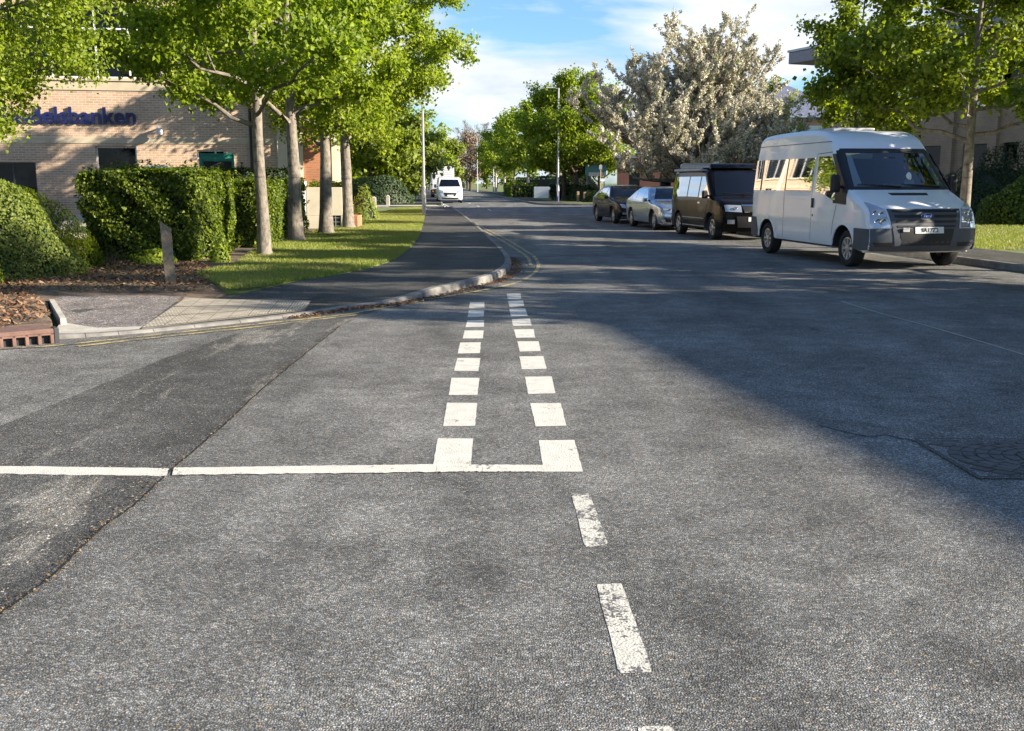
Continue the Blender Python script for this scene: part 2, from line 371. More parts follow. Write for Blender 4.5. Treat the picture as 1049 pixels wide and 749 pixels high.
# seam: loose seeds and grit collected along the raised edge of the band
seam = smooth_line([G(0,630),G(60,585),G(100,545),G(140,516),G(176,481),G(225,440),G(262,405),G(300,373),G(330,349),G(349,334)], 10)
def scatter_line(name, line, width, n, size, mat, z=.006, side=0):
    L = np.array(line); i = rng.integers(0, len(L)-1, n); t = rng.random(n)[:, None]
    p = L[i]*(1-t)+L[i+1]*t; d = L[i+1]-L[i]; d /= np.linalg.norm(d, axis=1)[:, None]+1e-9
    nrm = np.stack([-d[:, 1], d[:, 0]], 1)
    p = p+nrm*(side+rng.normal(0, width, n))[:, None]
    return flakes(name, np.c_[p, np.full(n, z)+rng.random(n)*.012], size, mat)
def flakes(name, c, size, mat, tilt=.35):
    n = len(c); a = rng.random(n)*6.283; s = size*(.5+rng.random(n))
    u = np.c_[np.cos(a), np.sin(a), rng.normal(0, tilt, n)]; w = np.c_[-np.sin(a), np.cos(a), rng.normal(0, tilt, n)]
    V = np.stack([c-u*s[:, None], c-w*s[:, None]*.55+[0,0,.004], c+u*s[:, None], c+w*s[:, None]*.55+[0,0,.004]], 1).reshape(-1, 3)
    V[:, 2] = np.maximum(V[:, 2], c[:, 2].min())
    return mesh_np(name, V, np.arange(4*n).reshape(n, 4), mat)
stuff(scatter_line('seed_litter', seam, .020, 650, .006, M['debris']), 'brown seeds and grit along the seam of the dark tarmac band', 'litter')
mb = MB(); ribbon(mb, [(x+rng.normal(0,.003), y) for x, y in seam], .006, -.006, .0055)
o = struct(mb.build('road_seam', M['black']))
for p in o.data.polygons:
    if p.normal.z < 0: p.flip()
# painted markings
mk = MB()
s = 3.404
def q(*c): mk.add([(*G(400+x/s, 280+y/s), .009) for x, y in c], [(0,1,2,3)])
LB = [((165,575),(288,577),(280,672),(148,672)),((197,453),(302,453),(295,532),(184,533)),((213,365),(309,365),(303,424),(204,424)),((232,297),(314,296),(308,341),(221,341)),((243,241),(314,241),(312,278),(235,280)),((257,200),(324,199),(322,227),(252,228)),((268,164),(326,163),(325,187),(262,188)),((273,129),(328,129),(325,152),(268,153)),((278,101),(329,100),(327,120),(274,121))]
RB = [((517,583),(640,582),(672,692),(533,692)),((487,453),(594,453),(615,532),(505,534)),((469,361),(562,360),(577,419),(481,422)),((448,291),(533,289),(545,333),(458,335)),((442,238),(516,237),(523,271),(450,273)),((432,196),(498,195),(503,224),(438,226)),((423,160),(486,158),(490,182),(428,184)),((414,124),(471,122),(480,148),(420,150)),((410,97),(462,96),(465,115),(414,117)),((405,71),(453,71),(456,89),(409,90))]
for b in LB+RB:
    b = [(x+rng.normal(0, .8), y+rng.normal(0, .5)) for x, y in b]
    # ragged hand-laid edge: many small steps round the block
    pts = []
    for i in range(4):
        a, c = np.array(G(400+b[i][0]/s, 280+b[i][1]/s)), np.array(G(400+b[(i+1)%4][0]/s, 280+b[(i+1)%4][1]/s))
        for k in range(8):
            p = a+(c-a)*k/8+(rng.normal(0, .0012, 2) if k else 0); pts.append((p[0], p[1]))
    tr = tessellate_polygon([[Vector((x, y, 0)) for x, y in pts]])
    mk.add([(x, y, .0016) for x, y in pts], [tuple(t) for t in tr])
# the long stop line, laid in two runs
def run(top, bot):
    T = [G(*p) for p in top]; B = [G(*p) for p in bot]; n = 60
    A1 = [np.array(T[0])+(np.array(T[1])-np.array(T[0]))*k/n+rng.normal(0, .003, 2) for k in range(n+1)]
    B1 = [np.array(B[0])+(np.array(B[1])-np.array(B[0]))*k/n+rng.normal(0, .005, 2) for k in range(n+1)]
    mk.add([(*p, .0058) for p in A1]+[(*p, .0058) for p in B1], [(i, n+1+i, n+2+i, i+1) for i in range(n)])
run([(-250,475),(174,480.5)], [(-250,483.5),(171,488.5)])
run([(177,480),(447,476.5)], [(175,487.5),(447,484.5)]); run([(447,476.8),(558,477.2)], [(447,484.2),(558,484)])
o = struct(mk.build('road_markings', M['white_line']))
for p in o.data.polygons:
    if p.normal.z < 0: p.flip()
mk = MB()
for b in [((585,506),(604,506),(623,558),(599.5,561)), ((611,599),(637,597.5),(669,689),(634.5,690)), ((652,745),(688,744),(740,860),(690,860))]:
    pts = []
    for i in range(4):
        a, c = np.array(G(*b[i])), np.array(G(*b[(i+1)%4]))
        for k in range(10):
            t = .04+.92*k/9; p = a+(c-a)*t+rng.normal(0, .0014, 2); pts.append(tuple(p))
    tr = tessellate_polygon([[Vector((x, y, 0)) for x, y in pts]]); mk.add([(x, y, .0016) for x, y in pts], [tuple(t) for t in tr])
o = struct(mk.build('worn_road_markings', M['worn_line']))
for p in o.data.polygons:
    if p.normal.z < 0: p.flip()
# yellow lines
yl = MB()
y1 = smooth_line([G(*p) for p in [(-70,362),(20,357),(63,354),(147,345),(260,333),(320,326.5),(365,321),(430,309),(490,298.5),(527,290.5),(546,281),(551.5,272),(547,263),(538,257),(520,246),(500,236),(473,221.5),(459,213.5)]], 6)
y2 = smooth_line([G(*p) for p in [(80,355.5),(150,347.5),(262,335.5),(320,328.5),(365,323)]], 6)
y3 = smooth_line([G(*p) for p in [(544,272.5),(541,265),(533,258.5),(513,246),(492,235),(466,221.5),(454,214)]], 6)
for l in (y1, y2, y3): ribbon(yl, l, .035, -.035, .0075)
o = struct(yl.build('yellow_lines', M['yellow_line']))
for p in o.data.polygons:
    if p.normal.z < 0: p.flip()
wl = MB(); ribbon(wl, [G(464,214), G(455,209.5)], .06, -.06, .0075); ribbon(wl, [(-4.75,70.5),(-8.8,112)], .05, -.05, .0075)
for k in range(12):
    t = 58+k*9; x = 2.6-.105*(t-40) if t < 100 else -3.6-.1*(t-100); ribbon(wl, [(x-1.9, t), (x-2.15, t+3)], .05, -.05, .0075)
o = struct(wl.build('white_edge_lines', M['white_line']))
for p in o.data.polygons:
    if p.normal.z < 0: p.flip()
# kerbs
def kerb(name, line, side, mat, w=.14, h=.11, prof=None, stone=.9, hf=None):
    """side=+1: pavement to the left of travel. Stones of about a metre with fine joints."""
    mb = MB(); acc = 0
    pts = [np.array(p) for p in line]; dense = []
    for a, b in zip(pts[:-1], pts[1:]):
        L = np.linalg.norm(b-a); n = max(1, int(L/.3))
        for k in range(n): dense.append(a+(b-a)*k/n)
    dense.append(pts[-1]); inner = offset_line([tuple(p) for p in dense], side*w)
    n = len(dense); i = 0
    while i < n-1:
        j = min(n-1, i+max(1, int(stone/.3)))
        V = []; F = []
        for k in range(i, j+1):
            a, b = np.array(dense[k], float), np.array(inner[k], float)
            if k == i: d = np.array(dense[min(k+1, n-1)])-a; d /= np.linalg.norm(d)+1e-9; a = a+d*.006; b = b+d*.006
            hh = hf(*b) if hf else h
            ch = .022
            av = (b-a)/(np.linalg.norm(b-a)+1e-9)
            ch = min(ch, hh*.6); V += [(*a, -.05), (*(a+av*.012), hh-ch), (*(a+av*.035), hh), (*b, hh), (*b, -.05)]
        m = j-i
        for k in range(m):
            for e in range(4):
                f = (k*5+e, (k+1)*5+e, (k+1)*5+e+1, k*5+e+1); F.append(f if side < 0 else tuple(reversed(f)))
        F.append((0,1,2,3,4) if side < 0 else (4,3,2,1,0)); e0 = m*5; F.append((e0+4,e0+3,e0+2,e0+1,e0) if side < 0 else (e0,e0+1,e0+2,e0+3,e0+4))
        mb.add(V, F); i = j
    o = mb.build(name, mat); bm = bmesh.new(); bm.from_mesh(o.data); bmesh.ops.recalc_face_normals(bm, faces=bm.faces); bm.to_mesh(o.data); bm.free()
    return struct(o)
# the kerb is dropped to 15 mm in front of the tactile paving and rises either side
def pav_h(x, y):                                              # dropped to the road at the tactile crossing, 0.11 elsewhere
    c = np.array(G(230,325)); d = math.hypot(x-c[0], (y-c[1])*1.1)
    return .024+.086*min(1, max(0, (d-1.9)/1.6))
kerb('kerb', near_kerb, 1, M['kerb'], .13, .12, None, .9, lambda x, y: pav_h(x, y)+.006)
kerb('kerb', far_left, 1, M['kerb'])
kerb('kerb', [(-9,74),(-7,73.6),(-5.6,73.2),drive1], 1, M['concrete'], .2, .06)
kerb('kerb', [drive0,(-6,67),(-8,67.5),(-24,68)], 1, M['concrete'], .2, .06)
kerb('kerb', rk_near, -1, M['kerb'], .15, .12); kerb('kerb', rk_far, -1, M['kerb'], .15, .12)
# left pavement with its falling edge at the crossing
inner = offset_line(near_kerb, .125)
grass_px = [(436,213.5),(435,222),(431,238),(424,250),(410,263),(387,273),(350,281.5),(300,289.5),(255,296),(215,300.5),(188,304)]
grass_edge = smooth_line([G(x, y, .1) for x, y in grass_px], 3)
soil_edge = [G(x, y, .06) for x, y in [(188,304),(120,305.5),(66,307.5),(51,311)]]
poly = inner+list(grass_edge)+soil_edge[1:]+[G(62,330,.03)]
tr = tessellate_polygon([[Vector((x, y, 0)) for x, y in poly]])
mb = MB(); mb.add([(x, y, 0) for x, y in poly], [tuple(t) for t in tr])
bm = bmesh.new(); tmp = mb.build('pavement', M['path']); bm.from_mesh(tmp.data)
for k in np.arange(-9, 3, .5): bmesh.ops.bisect_plane(bm, geom=bm.verts[:]+bm.edges[:]+bm.faces[:], plane_co=(k,0,0), plane_no=(1,0,0))
for k in np.arange(9, 30, .5): bmesh.ops.bisect_plane(bm, geom=bm.verts[:]+bm.edges[:]+bm.faces[:], plane_co=(0,k,0), plane_no=(0,1,0))
for v in bm.verts: v.co.z = pav_h(v.co.x, v.co.y)
bm.to_mesh(tmp.data); bm.free()
for p in tmp.data.polygons:
    if p.normal.z < 0: p.flip()
struct(tmp)
def drape_poly(name, pts, dz, mat, step=.4, hf=pav_h):
    tr = tessellate_polygon([[Vector((x, y, 0)) for x, y in pts]]); mb = MB(); mb.add([(x, y, 0) for x, y in pts], [tuple(t) for t in tr])
    o = mb.build(name, mat); bm = bmesh.new(); bm.from_mesh(o.data)
    for k in np.arange(-10, 2, step): bmesh.ops.bisect_plane(bm, geom=bm.verts[:]+bm.edges[:]+bm.faces[:], plane_co=(k,0,0), plane_no=(1,0,0))
    for k in np.arange(8, 18, step): bmesh.ops.bisect_plane(bm, geom=bm.verts[:]+bm.edges[:]+bm.faces[:], plane_co=(0,k,0), plane_no=(0,1,0))
    for v in bm.verts: v.co.z = hf(v.co.x, v.co.y)+dz
    be = [e for e in bm.edges if e.is_boundary]; r = bmesh.ops.extrude_edge_only(bm, edges=be)
    for v in [g for g in r['geom'] if isinstance(g, bmesh.types.BMVert)]: v.co.z = -.05
    bm.to_mesh(o.data); bm.free()
    for p in o.data.polygons:
        if p.normal.z < -.5: p.flip()
    return struct(o)
def draped(name, px, z0, dz, mat, step=.3):
    pts = [G(x, y, z0) for x, y in px]
    tr = tessellate_polygon([[Vector((x, y, 0)) for x, y in pts]]); mb = MB(); mb.add([(x, y, 0) for x, y in pts], [tuple(t) for t in tr])
    o = mb.build(name, mat); bm = bmesh.new(); bm.from_mesh(o.data)
    for k in np.arange(-10, 2, step): bmesh.ops.bisect_plane(bm, geom=bm.verts[:]+bm.edges[:]+bm.faces[:], plane_co=(k,0,0), plane_no=(1,0,0))
    for k in np.arange(9, 16, step): bmesh.ops.bisect_plane(bm, geom=bm.verts[:]+bm.edges[:]+bm.faces[:], plane_co=(0,k,0), plane_no=(0,1,0))
    for v in bm.verts: v.co.z = pav_h(v.co.x, v.co.y)+dz
    bm.to_mesh(o.data); bm.free()
    for p in o.data.polygons:
        if p.normal.z < 0: p.flip()
    return struct(o)
draped('gritty_pavement', [(62,330),(51,310.5),(66,307),(120,305),(186,304),(146,334),(100,336)], .04, .005, M['gritpath'])
draped('concrete_crossover', [(57,339),(62,331),(100,336.8),(146,335),(145,338),(100,341.5),(57,344)], .02, .006, M['concrete'])
# tactile slabs: rows of buff slabs with blister tops
tq = [np.array(G(*p, .03)) for p in [(190,306),(318,308.5),(311,317.5),(144,336.5)]]
mb = MB(); NI, NJ = 8, 3
def tp(u, v): return (tq[0]*(1-u)+tq[1]*u)*(1-v)+(tq[3]*(1-u)+tq[2]*u)*v
for i in range(NI):
    for j in range(NJ):
        c = [tp((i+.03)/NI, (j+.03)/NJ), tp((i+.97)/NI, (j+.03)/NJ), tp((i+.97)/NI, (j+.97)/NJ), tp((i+.03)/NI, (j+.97)/NJ)]
        mb.add([(*p, pav_h(*p)+.011) for p in c], [(3,2,1,0)])
        for a in range(6):
            for b in range(6):
                p = tp((i+(a+.5)/6)/NI, (j+(b+.5)/6)/NJ); r = .012; z = pav_h(*p)+.011
                mb.add([(p[0]+r*math.cos(w), p[1]+r*math.sin(w), z) for w in np.arange(6)*1.047]+[(p[0]+r*.6*math.cos(w), p[1]+r*.6*math.sin(w), z+.005) for w in np.arange(6)*1.047],
                       [(k, (k+1)%6, 6+(k+1)%6, 6+k) for k in range(6)]+[(6,7,8,9,10,11)])
o = mb.build('tactile_paving', M['tactile'])
for p in o.data.polygons:
    if p.normal.z < 0: p.flip()
struct(o)
draped('paving_bed', [(189,305.5),(319,308),(312,318.2),(142,337.3)], .03, .006, M['tactile_dark'], .2)
# edging strip round the soil
mb = MB(); a, b = np.array(G(50.5,310.5,.05)), np.array(G(62,331,.05)); d = (b-a)/np.linalg.norm(b-a); nn = np.array((d[1], -d[0]))
mb.prism([tuple(a), tuple(b), tuple(b-nn*.06), tuple(a-nn*.06)], -.05, .10); struct(mb.build('edging_strip', M['concrete']))
# lawns and soil beds
hedge_line = [G(200,281,.1), G(240,272,.1), (-5.6,22.0), (-5.75,26), (-5.9,30), (-6.2,33.5), (-6.3,36), (-6.6,60), (-5.2,62.5)]
lawn = list(grass_edge)[:-6]+[G(232,297,.1), G(212,288,.1)]+hedge_line
drape_poly('lawn', lawn, .009, M['turf'])
soil_poly = [G(188,304,.1),G(215,300.5,.1),G(232,297,.1),G(212,288,.1),(-5.5,21.5),(-5.7,26),(-5.9,30.5),(-6.2,34),(-40,34),(-40,9.6),G(-60,349,.05),G(54,336,.05),G(49,310.5,.05),G(66,307.5,.06),G(120,305.5,.06)]
drape_poly('soil_bed', soil_poly, .003, M['soil'], .4, lambda x, y: pav_h(x, y)+(.112-pav_h(x, y))*min(1, max(0, (-5.08-(y-11.2)*.55-x)/.1)))
flat('left_verge', [(-6.4,34),(-6.6,64),(-24,66.5),(-60,66.5),(-60,34)], .05, M['turf'])
fl_in = offset_line(far_left, .14); fl_pv = offset_line(far_left, 2.0); fl_out = offset_line(far_left, 60)
flat('far_left_pavement', fl_in+list(reversed(fl_pv)), .105, M['path']); flat('far_left_verge', offset_line(far_left, 2.03)+list(reversed(fl_out)), .10, M['turf'])
rk_in, rk_pv = offset_line(rk_near[:-12], -.145), offset_line(rk_near[:-12], -2.0)
flat('right_pavement', rk_in+list(reversed(rk_pv)), .112, M['path'])
flat('right_lawn', offset_line(rk_near[:-12], -2.03)+[(16,46.5),(36,47),(36,-14)], .108, M['turf'])
rf_in, rf_pv, rf_out = offset_line(rk_far, -.145), offset_line(rk_far, -2.0), [(60,68)]+[(60,340)]
flat('far_right_pavement', rf_in+list(reversed(rf_pv)), .112, M['path'])
flat('far_right_verge', offset_line(rk_far, -2.03)+[(60,340),(60,71)], .10, M['turf'])
# grass blades on the two near lawns
def blades(name, region, n, h, mat):
    from mathutils.geometry import intersect_point_tri_2d
    P_ = np.array(region); tr = tessellate_polygon([[Vector((x, y, 0)) for x, y in region]])
    T = np.array([[P_[i] for i in t] for t in tr]); ar = np.abs(np.cross(T[:,1]-T[:,0], T[:,2]-T[:,0]))/2
    # nearer triangles get more blades
    w = ar/np.maximum(8, T[:,:,1].mean(1))**1.2; k = rng.choice(len(T), n, p=w/w.sum())
    a, b = rng.random(n), rng.random(n); f = a+b > 1; a[f] = 1-a[f]; b[f] = 1-b[f]
    p = T[k,0]+(T[k,1]-T[k,0])*a[:,None]+(T[k,2]-T[k,0])*b[:,None]
    ang = rng.random(n)*6.283; hh = h*(.5+rng.random(n)); w_ = .006+.006*rng.random(n)
    c = np.c_[p, np.full(n, .11)]; u = np.c_[np.cos(ang)*w_, np.sin(ang)*w_, np.zeros(n)]
    tip = c+np.c_[rng.normal(0, .5, n)*hh, rng.normal(0, .5, n)*hh, hh]
    V = np.stack([c-u, c+u, tip], 1).reshape(-1, 3)
    return stuff(mesh_np(name, V, np.arange(3*n).reshape(n, 3), mat), *{'lawn_grass': ('short mown grass on the lawn under the row of trees', 'grass'), 'verge_grass': ('short grass on the verge behind the white minibus', 'grass')}[name])
blades('lawn_grass', lawn, 120000, .05, M['grass'])
blades('verge_grass', offset_line(rk_near[16:-14], -2.05)+[(17,44),(19,25)], 60000, .05, M['grass'])
# dry leaves in the gutter and on the soil
gut = [p for p in near_kerb if p[1] < 22][18:]
stuff(scatter_line('gutter_leaves', gut, .07, 2600, .020, M['dryleaf'], .008, -.09), 'brown dead leaves gathered in the gutter below the kerb', 'leaves')
n = 16000
c = np.c_[-9.8+rng.random(n)*5.4, 9.9+rng.random(n)*9, np.full(n, .117)]
keep = (((c[:,0] < -5.12-np.maximum(0, c[:,1]-11.2)*.55) & (rng.random(n) < .85)) | ((c[:,1] > 13.75+rng.random(n)*1.2) & (c[:,0] < -4.0-(c[:,1]-13.7)*.32) & (rng.random(n) < .6))); c = c[keep]
stuff(flakes('leaf_litter', c+np.c_[np.zeros((len(c),2)), rng.random(len(c))*.03], .030, M['dryleaf'], .5), 'brown leaf litter covering the soil under the bushes', 'leaves')
n = 6000; c = np.c_[-7.5+rng.random(n)*3.6, 13.8+rng.random(n)*5.8, np.full(n, .117)]; c = c[c[:,0] < -4.0-(c[:,1]-13.7)*.32]
stuff(flakes('twig_litter', c, .022, M['debris'], .4), 'pale twigs and bark bits on the soil by the long hedge', 'litter')
# combined kerb drain
dr = thing('kerb_drain', 'red-brown kerb drain block with a row of square inlets beside the soil bed', 'drain', (*G(56,352), 0), math.atan2(G(0,357)[1]-G(56,352)[1], G(0,357)[0]-G(56,352)[0]))
mb = MB(); L = 3.2
mb.box(0, L, -.42, 0, .105, .15); mb.box(0, L, -.42, -.40, 0, .105)
k = 0.0
while k < L: mb.box(k, k+.035, -.06, 0, 0, .105); k += .115
mb.box(0, L, -.012, 0, .085, .105)
mb.build('block', M['drain'], dr, bevel=.006)
mb = MB(); mb.box(.01, L-.01, -.399, -.065, .002, .104); mb.build('channel', M['black'], dr)
mb = MB(); mb.box(-.05, -.004, -.14, .0, 0, .155); mb.build('end_cap', M['frame_d'], dr, bevel=.004)
# settstone panel in the right carriageway
gx, gy = G(937,452); a2 = np.array(G(1003,491))-np.array((gx, gy)); a1 = np.array((1.75, -.02))
st = thing('sett_panel', 'square panel of stone setts laid in arcs in the shaded road', 'paving panel', (gx, gy, 0))
mb = MB(); w, h = 1.75, np.linalg.norm(a2); e2 = a2
def sp(u, v): return (a1[0]*u+e2[0]*v, a1[1]*u+e2[1]*v)
mb.add([(*sp(0,0), .004), (*sp(1,0), .004), (*sp(1,1), .004), (*sp(0,1), .004)], [(3,2,1,0)]); mb.build('bed', M['road'], st)
mb = MB()
for r in np.arange(.06, 2.2, .075):
    nseg = max(6, int(r*math.pi*2/.12)); off = rng.random()
    for k in range(nseg):
        t0, t1 = (k+.08+off)/nseg*6.283, (k+.92+off)/nseg*6.283
        pts = [(.62+rr*math.cos(t), .5*1.0+rr*.9*math.sin(t)) for rr, t in ((r,t0),(r,t1),(r+.06,t1),(r+.06,t0))]
        if all(.015 < x/w < .985 and .015 < y < .985 for x, y in pts):
            zz = .010+rng.random()*.004
            b = [sp(x/w, y) for x, y in pts]
            mb.add([(*p, .003) for p in b]+[(*p, zz) for p in b], [(4,5,6,7)]+[(i,(i+1)%4,4+(i+1)%4,4+i) for i in range(4)])
o = mb.build('setts', M['setts'], st)
bm = bmesh.new(); bm.from_mesh(o.data); bmesh.ops.recalc_face_normals(bm, faces=bm.faces); bm.to_mesh(o.data); bm.free()
mb = MB()
for (p, q2) in ((sp(0,0), sp(1,0)), (sp(0,0), sp(0,1)), (sp(0,1), sp(1,1))): ribbon(mb, [p, q2], .009, -.009, .016)
o = mb.build('joint', M['black'], st)
for p in o.data.polygons:
    if p.normal.z < 0: p.flip()
# pale longitudinal joint in the right lane and a crack by the setts
mb = MB(); ribbon(mb, smooth_line([G(862,309), G(905,322), G(960,337), G(1060,367), G(1160,398)], 4), .012, -.012, .0045)
o = struct(mb.build('road_joint', M['concrete']))
for p in o.data.polygons:
    if p.normal.z < 0: p.flip()
mb = MB(); l = smooth_line([G(838,435), G(860,441), G(888,447), G(905,446), G(937,452)], 6); l = [(x+rng.normal(0,.006), y+rng.normal(0,.01)) for x, y in l]; ribbon(mb, l, .007, -.007, .004)
o = struct(mb.build('road_crack', M['black']))
for p in o.data.polygons:
    if p.normal.z < 0: p.flip()
# ------------------------------------------------------------------ vegetation
def leaf_cloud(name, pts, nrm, size, mat, parent, seed=0, up=.5, rand=.8, narrow=.42, fold=.25):
    g = np.random.default_rng(seed); n = len(pts)
    N = nrm+np.array([0,0,up])+g.normal(0, rand, (n,3)); N /= np.linalg.norm(N, axis=1)[:,None]+1e-9
    A = g.normal(0, 1, (n,3))+np.array([0,0,-.4]); A -= N*(A*N).sum(1)[:,None]; A /= np.linalg.norm(A, axis=1)[:,None]+1e-9
    B = np.cross(N, A); s = (size*(.65+.7*g.random(n)))[:,None]
    c = pts
    base, tip = c-A*s*.5, c+A*s*.5
    l, r = c-A*s*.08-B*s*narrow+N*s*fold, c-A*s*.08+B*s*narrow+N*s*fold
    V = np.stack([base, r, tip, l], 1).reshape(-1,3); i = np.arange(n)*4
    F = np.concatenate([np.stack([i,i+1,i+2],1), np.stack([i,i+2,i+3],1)])
    return mesh_np(name, V, F, mat, parent)
def env(t, shape):
    t = min(max(t, 0.0), 1.0)
    if shape == 'round': return max(.08, math.sin(math.pi*min(1, .12+.88*t))**.6)
    if shape == 'oval': return max(.1, math.sin(math.pi*(.16+.84*t)**.9)**.65)
    if shape == 'cone': return max(.08, (1-t)**.7*min(1, .45+2.5*t))
    return 1
def tree(name, label, loc, H, cb, Rad, r0, leafm, barkm, seed, nleaf, leaf, group=None, limbs=14, shape='round', fork=None, spread=.17, subs=6, twigs=4, rise=(.5, 1.2), upw=.5, sides=8, rz=0, cat='tree', flat_leaf=.8, droop=0, skew=(0,0)):
    g = random.Random(seed); root = thing(name, label, cat, loc, rz, group)
    wood = MB(); P0 = []
    top = cb+(H-cb)*.82; nseg = 9; tp_ = []; wx, wy = g.uniform(-1,1)*.02*H, g.uniform(-1,1)*.02*H
    for i in range(nseg+1):
        t = i/nseg; z = top*t
        tp_.append(Vector((wx*math.sin(t*3.3)*t+g.uniform(-.02,.02)*Rad*.3*(t > .05), wy*math.sin(t*2.7)*t+g.uniform(-.02,.02)*Rad*.3*(t > .05), z)))
    def trunk_at(z):
        k = min(nseg-1, max(0, int(z/top*nseg))); f = z/top*nseg-k; return tp_[k].lerp(tp_[k+1], f)
    def trunk_r(z): return r0*(1-.86*(z/top)**1.1)
    wood.tube([Vector((0,0,-.05))]+[tp_[0]+Vector((0,0,.12))]+tp_[1:], [r0*1.5, r0*1.12]+[trunk_r(p.z) for p in tp_[1:]], max(sides, 10))
    for i in range(limbs):
        f = (i+.5)/limbs; z0 = cb*.9+(top-cb*.9)*(f**1.15)*.92
        az = i*2.39996+g.uniform(-.35,.35)+seed
        p0 = trunk_at(z0); zt = z0+g.uniform(*rise)*(1-.3*f)*(H-cb)*.27+.1
        zt = min(zt, H-.1); rr = Rad*env((zt-cb)/(H-cb), shape)*g.uniform(.80,1.05)
        p2 = Vector((math.cos(az)*rr+skew[0], math.sin(az)*rr+skew[1], zt)); mid = p0.lerp(p2, .5)+Vector((0,0,-.10*rr*(1-f)+.05*rr)); pts = []
        for k in range(7):
            t = k/6; pt = p0*(1-t)**2+mid*2*t*(1-t)+p2*t*t
            if 0 < k: pt += Vector((g.uniform(-1,1), g.uniform(-1,1), g.uniform(-1,1)))*.035*rr
            pts.append(pt)
        lr = max(.012, trunk_r(z0)*.52); wood.tube(pts, [lr*(1-.85*k/6) for k in range(7)], 6, cap=False)
        L = (p2-p0).length
        for j in range(subs):
            t = .22+.78*(j+g.random()*.8)/subs; t = min(t, 1); k = min(5, int(t*6)); b = pts[k].lerp(pts[k+1], t*6-k)
            d = (p2-p0).normalized(); side = d.cross(Vector((0,0,1))); side = side.normalized() if side.length > .01 else Vector((1,0,0))
            d2 = (d*g.uniform(.2,.9)+side*g.choice((-1,1))*g.uniform(.3,1)+Vector((0,0,g.uniform(-.25,.6)-droop))).normalized()
            sl = L*g.uniform(.22,.42)*(1.15-.45*t); e = b+d2*sl
            sp_ = [b, b.lerp(e, .5)+Vector((0,0,.04*sl)), e]; wood.tube(sp_, [lr*.34*(1-.5*t), lr*.22*(1-.5*t)+.003, .004], 4, cap=False)
            for _ in range(3): P0.append(b.lerp(e, g.uniform(.3,1.0)))
            for m in range(twigs):
                q0 = b.lerp(e, g.uniform(.25,1)); q1 = q0+(d2*g.uniform(.2,1)+Vector((g.uniform(-1,1), g.uniform(-1,1), g.uniform(-.6,.9)-droop))).normalized()*sl*g.uniform(.25,.5)
                wood.tube([q0, q1], [.006+lr*.06, .003], 3, cap=False)
                P0.append(q1); P0.append(q0.lerp(q1, .6)); P0.append(q0.lerp(q1, .85))
    for k in range(10): P0.append(Vector((g.uniform(-.25,.25)*Rad*.4, g.uniform(-.25,.25)*Rad*.4, H-g.uniform(0,.12)*(H-cb))))
    P0 = np.array([tuple(p) for p in P0]); r_ = np.random.default_rng(seed+11)
    w = r_.random(len(P0))**1.5+.12; k = r_.choice(len(P0), nleaf, p=w/w.sum())
    pts = P0[k]+r_.normal(0, spread, (nleaf,3))*np.array([1,1,.75])
    pts[:,2] = np.maximum(pts[:,2], .62*cb)
    cen = np.array([0,0,cb+(H-cb)*.45]); nr = pts-cen; nr /= np.linalg.norm(nr, axis=1)[:,None]+1e-9
    wood.build('trunk', barkm, root, smooth=60)
    leaf_cloud('crown', pts, nr*.5, leaf, leafm, root, seed, upw, flat_leaf)
    return root
